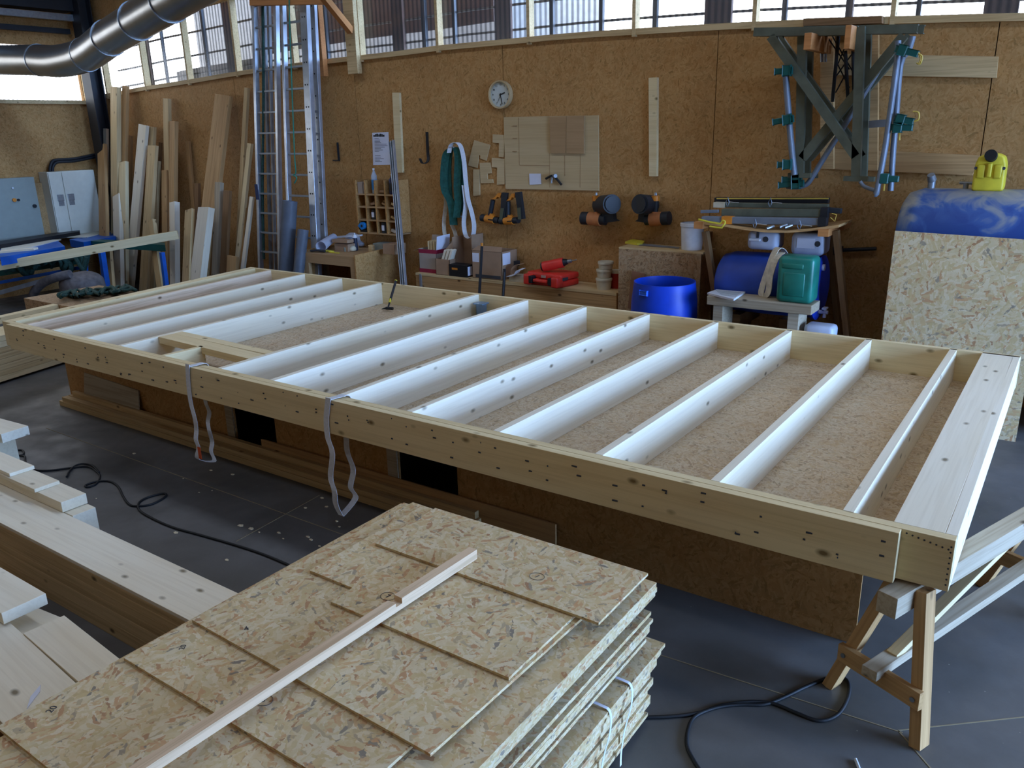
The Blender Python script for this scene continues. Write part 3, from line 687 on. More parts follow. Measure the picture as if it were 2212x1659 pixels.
# ------------------------------------------------------------------ long spruce timber pile on the left
g = 'long spruce timbers piled in the foreground'
xe = -2.07; hts = [0, .085, .17, .215, .26, .305, .35, .372]
nmz = ['bottom', 'second', 'third', 'fourth', 'fifth', 'sixth', 'top']
for i in range(7):
    h = hts[i+1]-hts[i]-.001; xs_ = -7.2+[.1, .2, 0, .3, .1, .2, .0][i]
    board('spruce_plank', (xs_, -1.395, hts[i+1]-.001), (xe, -1.395, hts[i+1]-.001), .275, h, M_pale if i == 6 else M_rough, 'long spruce plank in the foreground pile beside the strand boards, %s layer' % nmz[i], 'plank', g)
for i, (xe_, yy, z0, z1, nm) in enumerate(((-4.25, -1.185, .373, .44, 'lowest of three'), (-4.53, -1.2, .4405, .465, 'middle of three'), (-4.86, -1.19, .4655, .49, 'topmost of three'))):
    board('spruce_board', (-7.0, yy, z1), (xe_, yy, z1), .155, z1-z0-.001, M_pale, 'short thin board on the far edge of the spruce pile, '+nm, 'board', g)
board('spruce_board', (-5.6, -1.18, .18), (-4.1, -1.18, .18), .14, .18, M_pale, 'spruce timber on the floor behind the foreground pile, lower one', 'board', g)
board('spruce_board', (-5.6, -1.18, .37), (-4.16, -1.18, .37), .14, .189, M_pale, 'spruce timber on the floor behind the foreground pile, upper one', 'board', g)
# block ends at the far left edge
a = oz(42, 932, .5)
board('timber_block', (-7.2, -.99, .5), (-5.66, -.86, .5), .2, .07, M_pale, 'pale timber end poking in at the left picture edge, top one', 'board')
board('timber_block', (-7.2, -1.03, .428), (-5.75, -.93, .428), .2, .42, M_pale, 'stacked timber block below the pale end at the left picture edge', 'board')
# lower-left planks beside the strand boards
g = 'spruce planks at the lower left'
def flat(px, z, th, mat, label, name='spruce_plank', cat='plank'):
    P = [oz(x, y, z) for x, y in px]; bm = BM(); poly(bm, P, (0, 0, -th)); o = setp(link(name, bm, mat), label, cat, g); return o
def plank_px(p0, p1, wd, z, th, mat, label, ext0=0, ext1=0):
    a, b = oz(*p0, z), oz(*p1, z); d = (b-a).normalized()
    return board('spruce_plank', a-d*ext0, b+d*ext1, wd, th, mat, label, 'plank', g)
zp = .50
plank_px((-60, 1368), (105, 1535), .27, zp, .06, M_pale, 'wide pale spruce plank at the lower left corner running under the strand boards', .6, .25)
plank_px((95, 1348), (228, 1458), .17, zp+.005, .05, M_pale, 'spruce plank with a square-cut far end beside the strand boards, lower left', 0, .2)
plank_px((-40, 1300), (92, 1356), .18, zp-.065, .05, M_pale, 'spruce plank end lying under the thick one, lower left', .6, 0)
plank_px((-60, 1235), (52, 1303), .19, zp+.07, .055, M_pale, 'thick spruce plank with a bluish cut end, top of the lower left pile', .6, 0)
for i, (x0, x1, y, h0, h1) in enumerate(((-4.2, -2.1, -1.98, 0, .383), (-3.6, -2.1, -2.16, 0, .437))):
    bm = BM(); box(bm, (x0, y-.07, h0), (x1, y+.07, h1)); single('timber_bearer', bm, M_dk, 'timber block carrying the lower left planks, %s' % ('farther' if i == 0 else 'nearer'), 'board')
bm = BM(); a, b = oz(88, 1480, zp+.001), oz(58, 1532, zp+.001); dd = (b-a); nn = V((-dd.y, dd.x, 0)).normalized()*.012
poly(bm, [a, a+dd*.3+nn, b, a+dd*.5-nn], (0, 0, .003)); single('wood_sliver', bm, M_paper, 'pale pointed wood sliver lying on the wide pale plank', 'offcut')
# ------------------------------------------------------------------ cables and chips on the floor
def fl(pts, z=.008): return [oz(x, y, z) for x, y in pts]
t = thing('power_cable', 'black power cable looping over the floor from the spruce pile to the strand boards', 'cable', tuple(oz(300, 1090, 0)))
bm = BM(); tube(bm, fl([(10, 985), (25, 976), (47, 972), (50, 982), (28, 985), (52, 985), (54, 995), (60, 1008), (80, 1016), (110, 1016), (150, 1011), (190, 1008), (210, 1020), (216, 1030), (208, 1045), (190, 1052), (185, 1048), (210, 1040), (238, 1040), (256, 1052), (266, 1072), (280, 1090), (300, 1093), (330, 1088), (358, 1072), (352, 1066), (320, 1074), (301, 1085), (300, 1100), (320, 1115), (370, 1138), (430, 1155), (500, 1175), (570, 1198), (650, 1232), (720, 1262)]), .008, 8, sub=4); link('cord', bm, M_rubber, t, smooth=60)
bm = BM(); tube(bm, fl([(144, 1030), (150, 1018), (163, 1006), (180, 1002), (200, 1006), (214, 1020)], .012), .008, 8, sub=4); link('cord_loop', bm, M_rubber, t, smooth=60)
t = thing('extension_cable', 'black extension cable looping on the floor between the strand boards and the sawhorse', 'cable', tuple(oz(1650, 1520, 0)))
bm = BM(); tube(bm, fl([(1390, 1550), (1450, 1548), (1510, 1540), (1560, 1524), (1620, 1516), (1670, 1520), (1720, 1540), (1770, 1557), (1810, 1543), (1832, 1505), (1833, 1475), (1818, 1464), (1785, 1466), (1740, 1484), (1690, 1508), (1650, 1522), (1600, 1522), (1550, 1528), (1505, 1545), (1488, 1570), (1484, 1610), (1500, 1645), (1520, 1675)]), .0085, 8, sub=5); link('cord', bm, M_rubber, t, smooth=60)
random.seed(5); cn = 0
for (x, y, s) in ((380, 1151, .035), (520, 1136, .045), (543, 1142, .05), (560, 1150, .02), (602, 1151, .035), (490, 1210, .03), (290, 980, .03), (502, 1025, .04), (456, 1016, .03), (612, 1164, .02), (740, 1112, .04), (728, 1126, .03), (733, 1138, .02), (665, 1160, .03), (672, 1166, .03), (696, 1076, .04), (706, 1095, .03), (660, 1097, .03), (430, 1064, .015), (396, 1034, .015), (458, 1060, .012), (690, 1180, .02), (208, 1077, .012), (800, 1090, .04)):
    p = oz(x, y, .001); a0 = random.uniform(0, 6); pts = []
    for q in range(5): r_ = s*random.uniform(.35, .6); an = a0+q*1.256; pts.append(p+V((math.cos(an)*r_*1.1, math.sin(an)*r_*.7, 0)))
    bm = BM(); poly(bm, pts, (0, 0, .003)); single('wood_chip', bm, M_chip, 'small pale wood chip lying on the dark floor near the long battens', 'wood chip', 'wood chips on the floor')
a, b = oz(1848, 1640, .008), oz(1862, 1675, .008); bm = BM(); cyl(bm, a, b, .007, seg=8); single('white_stick', bm, M_white, 'short white stick on the floor at the bottom picture edge', 'stick')
# ------------------------------------------------------------------ ventilation duct
D = thing('ventilation_duct', 'large round galvanised ventilation duct bending upwards in front of the corner windows', 'duct', (-10.4, 2.9, 3.4))
def dep(x, y, d): return CP+ray(x, y)*d
P = [dep(-60, 130, 12.4), dep(85, 130, 11.5), dep(130, 132, 11.25), dep(185, 118, 10.8), dep(235, 82, 10.1), dep(400, -18, 8.2), dep(560, -115, 6.9)]; P[6] = P[4]+(P[6]-P[4])*1.9
R_ = .205
for nm, idx in (('straight_section', (0, 1)), ('elbow', (1, 2, 3, 4)), ('rising_section', (4, 5, 6))):
    bm = BM(); pts = [P[i] for i in idx]; tube(bm, pts, R_ if nm != 'elbow' else R_+.004, 28, sub=6 if nm == 'elbow' else 0); link(nm, bm, M_duct, D, smooth=50)
for q, d in ((P[1], P[2]-P[1]), (P[3], P[3]-P[2]), (P[4], P[5]-P[4]), (P[4]+(P[5]-P[4])*.42, P[5]-P[4]), (P[4]+(P[5]-P[4])*.82, P[5]-P[4])):
    d = d.normalized(); bm = BM(); cyl(bm, q-d*.012, q+d*.012, R_+.012, seg=28); link('joint_collar', bm, M_steel, D, smooth=50)
# conduit on the end wall
bm = BM(); y0 = XL+.09
tube(bm, [ox(108, 376, y0), ox(108, 362, y0), ox(113, 349, y0), ox(125, 345, y0), ox(160, 343, y0), ox(205, 334, y0)], .025, 10, sub=4); tube(bm, [ox(114, 376, y0), ox(114, 362, y0), ox(119, 353, y0), ox(128, 350, y0), ox(160, 348, y0), ox(205, 339, y0)], .025, 10, sub=4)
single('conduit', bm, M_dksteel, 'pair of dark conduits bending over the cream cabinet on the end wall', 'pipe', smooth=50)
# wall cabinets
a, b, c, d = ox(102, 372, XL+.32), ox(203, 366, XL+.32), ox(113, 505, XL+.32), ox(88, 377, XL+.02)
t = thing('wall_cabinet', 'cream two-door metal cabinet on the end wall beside the leaning timbers', 'cabinet', (XL+.2, (a.y+b.y)/2, c.z))
bm = BM(); box(bm, (XL+.01, a.y, c.z-.1), (XL+.3, b.y, a.z), bev=.006); link('body', bm, M_cab, t)
ym = ox(141, 420, XL+.32).y
for y0_, y1_ in ((a.y+.01, ym-.004), (ym+.004, b.y-.01)):
    bm = BM(); box(bm, (XL+.3, y0_, c.z-.08), (XL+.32, y1_, a.z-.01), bev=.004); dd = link('door', bm, M_cab, t)
    yy = ym-.09 if y0_ < ym-.1 else ym+.09; zz = ox(141, 431, XL+.32).z
    bm = BM(); box(bm, (XL+.32, yy-.055, zz-.02), (XL+.33, yy+.055, zz+.09), bev=.004); box(bm, (XL+.32, yy-.045, zz-.10), (XL+.328, yy+.045, zz-.02)); link('lock_plate', bm, M_steel, dd)
a, b, c = ox(-30, 386, XL+.2), ox(73, 382, XL+.2), ox(73, 505, XL+.2)
t = thing('control_panel', 'grey metal control panel with an orange push button on the end wall', 'cabinet', (XL+.1, b.y-.6, c.z-.2))
bm = BM(); box(bm, (XL+.01, a.y-1.0, c.z-.2), (XL+.2, b.y, b.z), bev=.006); link('body', bm, M_gbox, t)
for px, m, r_, nm in (((30, 432), M_or, .03, 'orange button'), ((39, 432), M_black, .02, 'black knob'), ((74, 445), M_black, .03, 'black knob'), ((26, 406), M_white, .015, 'white lamp')):
    q = ox(px[0], px[1], XL+.2); bm = BM(); cyl(bm, q, q+V((.03, 0, 0)), r_, seg=14); setp(link('button', bm, m, t), label=nm)
bm = BM(); p0 = ox(84, 395, XL+.06); p1 = ox(94, 505, XL+.06); box(bm, (XL+.01, p0.y-.09, p1.z-.3), (XL+.06, p0.y+.09, p0.z)); single('wall_batten', bm, M_warm, 'brown upright board on the end wall between the two metal cabinets', 'board')
# ------------------------------------------------------------------ roller bench (blue) with a long board
B = thing('roller_bench', 'blue steel saw bench with grey rollers and a green outfeed arm at the left', 'bench', (-12.5, 3.2, 0))
zb = .93
def bx(name, pts, z, th, mat, parent=B, z2=None):
    bm = BM(); poly(bm, [oz(x, y, z) for x, y in pts], (0, 0, -th)); return link(name, bm, mat, parent)
bx('table_segment', ((150, 517), (247, 500), (250, 511), (180, 523)), zb, .12, M_bluep)
bx('table_segment', ((0, 534), (125, 520), (140, 532), (0, 556)), zb, .12, M_bluep)
bx('roller_plate', ((112, 512), (170, 498), (244, 498), (188, 512)), zb+.012, .012, M_cab)
bx('roller_plate', ((5, 528), (60, 518), (132, 517), (70, 533), (0, 546)), zb+.012, .012, M_cab)
bx('fence_rail', ((-10, 522), (-10, 530), (172, 500), (172, 495)), zb+.07, .06, M_dksteel)
bx('outfeed_arm', ((165, 514), (356, 524), (356, 529), (200, 521)), zb-.0, .10, M_clamp)
def legp(x0, y0, x1, y1, Y, w_=.07, m=M_bluep, nm='leg'):
    beam(nm, oy(x0, y0, Y), oy(x1, y1, Y), w_, w_, m, B, up=(0, 1, 0))
legp(219, 540, 234, 640, 3.55, .08); legp(350, 545, 362, 640, 3.7, .06); 
legp(183, 545, 186, 612, 3.3, .06)
beam('crossbar', oy(-10, 612, 2.6), oy(180, 577, 3.3), .05, .05, M_bluep, B)
beam('crossbar', oy(-10, 590, 2.8), oy(180, 560, 3.4), .02, .12, M_clamp, B)
A0, A1 = oz(-60, 590, zb+.07), oz(384, 508, zb+.02)
p0, p1 = oy(-30, 570, 2.0), oy(382, 498, 4.0)
board('long_board', p0, p1, .08, .125, M_pine, 'long squared pale timber lying across the blue saw bench at the left', 'timber')
p0, p1 = oy(-20, 549, 1.98), oy(78, 540, 2.35); board('board_offcut', p0+V((0, 0, .033)), p1+V((0, 0, .033)), .11, .03, M_pale, 'short pale board lying on the long timber at the left picture edge', 'board')
# grey tube leaning by the cabinets
p = oy(74, 505, 3.9); q = oy(70, 466, 3.9); bm = BM(); cyl(bm, V((p.x, p.y, 0)), q, .07, seg=18); single('metal_tube', bm, M_steel, 'short shiny metal tube standing on the bench before the grey control panel', 'pipe', smooth=50)
# hoses, sack, rope under the bench
def blob(name, c, s, mat, label, cat, amp=.15, sub=3, seed=1, M=None):
    bm = BM(); bmesh.ops.create_icosphere(bm, subdivisions=sub, radius=1); random.seed(seed); ph = [random.uniform(0, 6) for _ in range(6)]
    for v in bm.verts:
        n = v.co.copy(); k_ = 1+amp*(math.sin(3*n.x+ph[0])+math.sin(4*n.y+ph[1])+math.sin(5*n.z+ph[2]))/3
        v.co = V((n.x*s[0]*k_, n.y*s[1]*k_, max(n.z, -.55)*s[2]*k_))+V(c)
    return single(name, bm, mat, label, cat, smooth=60)
p = oy(170, 622, 3.0); blob('grey_sack', (p.x+.1, 3.0, .36), (.45, .28, .24), M_greyc, 'grey dust sack slumped under the blue saw bench', 'sack')
bm = BM(); tube(bm, [oy(68, 650, 2.6), oy(76, 628, 2.6), oy(95, 610, 2.65), oy(125, 598, 2.7), oy(152, 592, 2.8)], .065, 14, sub=6)
for i, v in enumerate(bm.verts): pass
single('ribbed_hose', bm, M_greyc, 'thick grey ribbed suction hose curving out from below the blue saw bench', 'hose', smooth=60)
beam_o = beam('metal_channel', oy(-10, 635, 2.2), oy(120, 598, 2.8), .12, .06, M_alud); setp(beam_o, 'grey metal channel lying slanted under the blue saw bench', 'profile')
random.seed(9); bm = BM(); pts = []
for i in range(26):
    t_ = i/25; pts.append(oy(10+t_*175+random.uniform(-6, 6), 590-t_*22+random.uniform(-14, 10), 2.75+.5*t_+random.uniform(-.05, .05)))
tube(bm, pts, .035, 8, sub=3); pts = [p_+V((random.uniform(-.1, .1), .05, random.uniform(-.08, .12))) for p_ in pts]; tube(bm, pts, .04, 8, sub=3)
single('rope_bundle', bm, M_grrope, 'dark green rope bundle stowed beneath the top of the blue saw bench', 'rope', smooth=60)
bm = BM(); pts = []
for i in range(60):
    t_ = i/59; pts.append(oz(130+t_*155+math.sin(i*1.9)*14, 636-t_*14+math.cos(i*2.3)*7, .66+.03*math.sin(i*1.3)))
tube(bm, pts, .02, 7, sub=3); single('green_rope', bm, M_grrope, 'dark green rope heaped on the timber stack behind the left end of the wall frame', 'rope', smooth=60)
bm = BM(); box(bm, (-.9, -.5, 0), (.9, .5, .6)); q = oz(215, 640, .62)
single('strand_board_box', bm, M_osb_cab, 'brown strand-board block under the green rope at the left', 'box', M=Matrix.Translation((q.x, q.y, 0)))
# left timber stack
g = 'planks stacked behind the left end of the wall frame'
cols_ = [(.03, .09), (.092, .15), (.152, .21), (.213, .27), (.273, .33), (.333, .39), (.394, .455), (.458, .52)]
pr, pl = oz(196, 640, .56), oz(0, 655, .56)
dirp = (oz(0, 815, 0)-oz(130, 775, 0)).normalized()
e0 = oz(135, 772, .03)
for i, (z0, z1) in enumerate(cols_):
    off = [-.0, -.08, .02, .0, -.05, .0, -.1, .0][i]
    e = V((e0.x, e0.y, 0))+dirp*(-.3 if i > 3 else -.0)-dirp*off
    beam_ = board('stacked_plank', (e.x, e.y+.0, z1), (e.x+dirp.x*3, e.y+dirp.y*3, z1), .42, z1-z0, M_rough if i < 6 else M_pine, "plank stacked behind the frame's left end, layer %s of eight from the floor" % (['one', 'two', 'three', 'four', 'five', 'six', 'seven', 'eight'][i]), 'plank', g)
pt, pb_ = oz(193, 641, .60), oz(-30, 690, .60)
board('squared_timber', pt, pb_, .12, .075, M_pine, 'squared timber topping the plank stack behind the left frame end', 'timber', g)
bm = BM(); box(bm, (e0.x-1.2, e0.y-.35, 0), (e0.x-1.1, e0.y+.3, .02)) ; bm.free()
# ------------------------------------------------------------------ timbers leaning in the corner
g = 'timbers leaning against the back wall'
def lean(xt, yt, xm, ym_, wpx, Yt, Ym, th, mat, label, yaw=.0, name='leaning_plank', stub=None):
    """top centre pixel on plane Yt, lower pixel on plane Ym, stands on the floor"""
    T, m_ = oy(xt, yt, Yt), oy(xm, ym_, Ym); d = (m_-T); k_ = T.z/(-d.z); Bt = T+d*k_
    wd = wpx/FPX*(T-CP).dot(FW)*1.03
    return setp(beam(name, Bt, T, wd, th, mat, None, up=V((math.sin(yaw), -math.cos(yaw), 0))), label, 'timber', g)
LT = [ # xt, yt, xm, ym, w, Yt, Ym, th, mat, label
 (229, 278, 231, 480, 12, 4.85, 4.6, .05, M_grey, 'narrow grey board top peeping out behind the pinkish plank in the corner'),
 (221, 316, 225, 500, 30, 4.75, 4.25, .06, M_warm, 'pinkish brown plank leaning leftmost, next to the steel column'),
 (250, 188, 251, 500, 24, 4.8, 4.5, .08, M_rough, 'tallest pale timber in the corner, left of its narrow twin'),
 (272, 186, 266, 480, 15, 4.88, 4.6, .06, M_warm, 'narrow tall timber right beside the tallest one'),
 (282, 293, 282, 500, 10, 4.93, 4.8, .05, M_warm, 'short narrow lath behind the tall pair'),
 (267, 350, 268, 560, 27, 4.68, 4.3, .06, M_pine, 'plank reaching half height in front of the tall pair'),
 (254, 422, 258, 600, 27, 4.55, 4.1, .07, M_pale, 'low pale squared timber in front of the corner group'),
 (311, 270, 285, 560, 27, 4.8, 4.4, .06, M_pale, 'pale spotted plank leaning slightly left, middle of the corner group'),
 (330, 274, 318, 500, 18, 4.88, 4.6, .06, M_rough, 'plank behind the pale spotted leaning one'),
 (331, 315, 316, 560, 28, 4.75, 4.3, .06, M_rough, 'knotty plank right of the pale spotted one'),
 (341, 348, 336, 480, 14, 4.8, 4.6, .05, M_rough, 'narrow lath along the right side of the knotty plank'),
 (347, 308, 343, 440, 8, 4.94, 4.88, .03, M_dk, 'dark thin lath behind the knotty plank'),
 (361, 213, 365, 480, 18, 4.9, 4.7, .06, M_rough, 'tall narrow plank standing alone right of the corner group'),
 (376, 262, 374, 480, 18, 4.84, 4.6, .07, M_warm, 'brown squared timber next to the lone tall plank'),
 (357, 368, 358, 540, 18, 4.75, 4.5, .05, M_warm, 'shorter plank in front of the lone tall plank'),
 (377, 437, 378, 600, 20, 4.5, 4.2, .09, M_pale, 'short timber with a broken pale top'),
 (328, 478, 345, 600, 22, 4.2, 3.9, .06, M_rough, 'short plank leaning behind the green outfeed arm'),
 (235, 540, 240, 600, 24, 4.1, 3.9, .05, M_rough, 'low pale plank behind the blue bench leg'),
 (406, 305, 418, 440, 11, 4.95, 4.9, .04, M_warm, 'slim lath leaning on the bare wall between the two groups'),
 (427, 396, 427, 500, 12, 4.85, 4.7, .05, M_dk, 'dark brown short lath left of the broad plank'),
 (484, 206, 448, 500, 47, 4.85, 4.45, .07, M_warm, 'broad brown plank, the widest leaning against the wall'),
 (474, 394, 467, 580, 18, 4.6, 4.35, .07, M_grey, 'greyish squared timber in front of the broad brown plank'),
 (410, 453, 404, 600, 26, 4.25, 3.9, .05, M_rough, 'left plank of the low pair before the broad brown plank'),
 (446, 449, 428, 600, 36, 4.28, 3.95, .11, M_pale, 'pale thick timber of the low pair before the broad brown plank'),
 (492, 412, 484, 580, 20, 4.55, 4.3, .05, M_dk, 'dark board right of the greyish squared timber'),
 (534, 190, 518, 480, 11, 4.93, 4.75, .05, M_rough, 'tall thin timber just left of the ladders'),
 (541, 310, 514, 560, 12, 4.8, 4.5, .05, M_pine, 'thin pale lath leaning across the tall thin timber'),
 (531, 425, 520, 580, 14, 4.7, 4.5, .05, M_warm, 'short board tucked between the thin lath and the ladder'),
 (545, 425, 524, 590, 10, 4.6, 4.35, .04, M_pale, 'short slanting lath touching the ladder foot'),
 (503, 553, 501, 600, 30, 4.3, 4.25, .05, M_warm, 'low brown board end at the foot of the thin laths')]
for r_ in LT: lean(*r_)
# ------------------------------------------------------------------ ladders
def ladder(px_rails, Y0, Y1, nr, label, y_first, dy, wd=.028, dp=.07, rail_mats=None, z_top=5.2):
    """rails given as ((xt, yt), (xb, yb)) centre lines"""
    t = thing('ladder', label, 'ladder', tuple(oy(px_rails[0][1][0], px_rails[0][1][1], Y1)), 'aluminium extension ladders')
    R2 = []
    for i, ((xt, yt), (xb, yb)) in enumerate(px_rails):
        T, m_ = oy(xt, yt, Y0), oy(xb, yb, Y1); d = m_-T; Bt = T+d*(T.z/(-d.z)); T2 = T-d*((z_top-T.z)/(-d.z)); w_ = wd[i] if isinstance(wd, tuple) else wd
        beam('rail', Bt, T2, w_, dp, M_alu, t, up=(0, -1, 0), bev=.004); R2.append((T2, Bt, w_))
    for k_ in range(nr):
        z = .3+.28*k_
        if z > z_top-.1: break
        a = on(R2[0][1], R2[0][0], z); b = on(R2[1][1], R2[1][0], z)
        bm = BM(); obox(bm, (a+b)/2, frame_of(a, b), ((b-a).length/2, .014, .014), bev=.004); link('rung', bm, M_alud, t)
    return t, R2
t1_, r1_ = ladder((((550, 20), (563, 560)), ((597, 20), (606, 560))), 4.75, 4.5, 17, 'aluminium extension ladder standing against the wall, left one with narrow rails', 0, 0, .05)
bm = BM(); a, b = r1_[0][0]+V((.09, .09, 0)), r1_[0][1]+V((.09, .12, 0)); obox(bm, (a+b)/2, frame_of(a, b, (0, -1, 0)), ((a-b).length/2, .02, .02)); a, b = a+V((.1, 0, 0)), b+V((.1, 0, 0)); obox(bm, (a+b)/2, frame_of(a, b, (0, -1, 0)), ((a-b).length/2, .015, .02)); link('rear_rail', bm, M_alud, t1_)
bm = BM(); a = oy(559, 425, 4.49); box(bm, (a.x-.03, 4.46, oy(556, 431, 4.48).z), (a.x+.03, 4.47, oy(556, 398, 4.48).z)); setp(link('label_sticker', bm, plain('dark_blue_label', '#1b2c52', .6), t1_), label='dark blue sticker')
t2_, r2_ = ladder((((612, 20), (628, 560)), ((659, 20), (683, 540))), 4.7, 4.35, 17, 'aluminium extension ladder with broad perforated rail and a green cord, right one', 0, 0, (.045, .125))
# rear section of the right ladder
T, m_ = oy(676, 20, 4.8), oy(700, 520, 4.5); d = m_-T; Bt = T+d*(T.z/(-d.z)); beam('rear_rail', Bt, T-d*.9, .11, .05, M_alu, t2_, up=(0, -1, 0))
bm = BM()   # holes of the broad rail
for k_ in range(40):
    z = .9+.14*k_
    if z > 5: break
    for (Tq, Bq, w_, Yo, xs2) in ((r2_[1][0], r2_[1][1], .1, -.04, (-.022, .022)),):
        c = on(Bq, Tq, z)
        if k_ % 2 == 0:
            for xo in xs2: cyl(bm, c+V((xo, -.036, 0)), c+V((xo, -.0385, 0)), .011, seg=8)
    if k_ % 2 == 1:
        c = on(Bt, T, z); cyl(bm, c+V((0, -.026, 0)), c+V((0, -.0285, 0)), .011, seg=8)
link('rail_holes', bm, M_black, t2_)
bm = BM(); tube(bm, [oy(624, -30, 4.55), oy(626, 60, 4.52), oy(631, 200, 4.46), oy(636, 330, 4.4), oy(639, 372, 4.38), oy(634, 378, 4.37), oy(641, 384, 4.37), oy(636, 396, 4.37)], .009, 6, sub=4)
single('pull_rope', bm, plain('green_cord', '#2f7f68', .8), 'thin green cord hanging knotted down the right ladder', 'cord', smooth=60)
bm = BM(); tube(bm, [oy(567, -20, 4.72), oy(569, 200, 4.66), oy(567, 400, 4.6), oy(570, 560, 4.5)], .02, 7, sub=5); single('green_rope', bm, M_grrope, 'dark green rope hanging down inside the left ladder', 'rope', smooth=60)
# grey pipes at the ladder foot
for (x0_, y0_, x1_, y1_, Y0_, r_, lab) in ((626, 434, 618, 580, 4.2, .098, 'taller grey plastic pipe standing at the foot of the ladders'), (655, 496, 646, 580, 4.15, .07, 'shorter grey plastic pipe beside the ladder foot and desk')):
    T, m_ = oy(x0_, y0_, Y0_), oy(x1_, y1_, Y0_-.12); d = m_-T; Bt = T+d*(T.z/(-d.z)); bm = BM(); cyl(bm, Bt, T, r_*1.05, seg=24, caps=False); bmesh.ops.solidify(bm, geom=bm.faces[:], thickness=.006); single('grey_pipe', bm, M_pvc, lab, 'pipe', 'grey pipes', smooth=50)
# ------------------------------------------------------------------ timber brackets carrying the ladders' ends
def bracket(label, px0, px1, yb, brace, Yp):
    a, b = oy(px0, yb, Yp), oy(px1, yb, Yp)
    t = thing('timber_bracket', label, 'bracket', ((a.x+b.x)/2, YW, a.z), 'timber brackets on the wall')
    bm = BM(); box(bm, (a.x, Yp, a.z), (b.x, Yp+.08, 4.9)); link('post', bm, M_rough if brace else M_orange, t)
    if brace:
        c, d = oy(brace[0][0], brace[0][1], Yp-.02), oy(brace[1][0], brace[1][1], Yp-.6)
        beam('brace', c, d+(d-c)*.4, .07, .09, M_orange, t)
    return t
bracket('orange-stained wall bracket post right of the ladders', 693, 700, 165, None, 4.85)
t = bracket('wall bracket with post and slanting orange brace', 752, 773, 160, ((757, 66), (704, 0)), 4.88)
p, q = oy(700, 0, 4.6), oy(560, -8, 4.3); beam('arm', oy(545, 4, 4.6), oy(705, 0, 4.6), .1, .1, M_orange, t)
# ------------------------------------------------------------------ things on the back wall
def wallbox(name, pts, th, mat, label, cat, Y=YW, group=None, gap=.0):
    bm = BM(); poly(bm, [oy(x, y, Y-gap-th) for x, y in pts], (0, th, 0)); return single(name, bm, mat, label, cat, group)
wallbox('wall_batten', ((847, 200), (862, 200), (869, 373), (855, 373)), .04, M_pine, 'pale batten screwed upright on the wall above the pigeonhole shelf', 'batten')
wallbox('wall_batten', ((1401, 168), (1419, 167), (1418, 381), (1402, 381)), .05, M_pine, 'long pale batten screwed upright on the wall right of the plywood board', 'batten')
o = wallbox('notice_sheet', ((804, 287), (839, 285), (842, 356), (806, 357)), .003, M_paper, 'laminated notice sheet with lines of print on the wall', 'sign')
for i, (xa, xb, h_) in enumerate(((806.5, 810, .02), (810.3, 813, .035), (813.3, 817, .04), (817.4, 820, .03), (820.3, 824, .04), (824.3, 827, .035), (827.3, 830.5, .025))): a, b = oy(xa, 293.5, YW-.0034), oy(xb, 293.3, YW-.0034); bm = BM(); box(bm, (a.x, a.y-.001, a.z-.012), (b.x, a.y, a.z-.012+h_)); link('print_line', bm, M_ink, o)
for i in range(17):
    if i in (10, 11): continue
    w_ = [9, 12, 12, 14, 26, 28, 22, 14, 18, 10, 0, 0, 13, 14, 20, 12, 16][i]
    y_ = 299+i*3.1; a, b = oy(809+i*.1, y_, YW-.0034), oy(809+w_, y_-.3, YW-.0034); bm = BM(); box(bm, (a.x, a.y-.001, a.z-.005), (b.x, a.y, a.z)); link('print_line', bm, M_ink, o)
# leaning aluminium profile
T, m_ = oy(848, 305, 4.88), oy(870, 560, 4.45); d = m_-T; Bt = T+d*(T.z/(-d.z))
x, y, z = frame_of(Bt, T, (0, -1, 0)); t = thing('aluminium_profile', 'shiny aluminium rail leaning on the wall right of the pigeonhole shelf', 'profile', tuple(Bt))
beam('web', Bt, T, .075, .012, M_alu, t, up=(0, -1, 0))
for s_ in (-.037, 0, .037): beam('flange', Bt+y*s_+z*.02, T+y*s_+z*.02, .008, .04, M_alu, t, up=(0, -1, 0))
# hooks
bm = BM(); ribbon(bm, [oy(922, 285, YW-.012), oy(924, 330, YW-.012), oy(925, 345, YW-.03), oy(920, 352, YW-.06), oy(912, 352, YW-.09), oy(907, 342, YW-.1)], (1, .2, 0), .036, .008); single('iron_hook', bm, M_dksteel, 'dark flat iron hook screwed to the wall left of the slings', 'hook')
bm = BM(); a = oy(731, 327, YW-.01); box(bm, (a.x-.006, YW-.03, a.z-.12), (a.x+.006, YW, a.z+.12)); box(bm, (a.x-.12, YW-.02, a.z-.13), (a.x+.006, YW, a.z-.115)); single('thin_hook', bm, M_dksteel, 'thin dark bracket on the wall right of the ladders', 'hook')
# clock
c = oy(1084.5, 204.5, YW); rc = oy(1084.5, 173.5, YW).z-c.z
t = thing('wall_clock', 'round wall clock with pale wooden rim above the plywood board', 'clock', (c.x, YW, c.z-rc))
ax_ = (0, -1, 0)
bm = BM(); lathe(bm, (c.x, YW-.002, c.z), [(rc*.99, 0), (rc, .055), (rc*.985, .062), (rc*.9, .06), (rc*.885, .03)], ax_, 48, closed=False); link('rim', bm, M_ply, t, smooth=40)
bm = BM(); cyl(bm, (c.x, YW-.005, c.z), (c.x, YW-.03, c.z), rc*.89, seg=48); link('dial', bm, plain('clock_dial', '#c3c9c2', .6, var=.02), t)
for h in range(1, 13):
    an = math.radians(90-h*30); quadstrip_text('numeral', str(h), rc*.2, M_ink, Matrix.Translation((c.x+math.cos(an)*rc*.7, YW-.0315, c.z+math.sin(an)*rc*.7)) @ WALLROT, t)
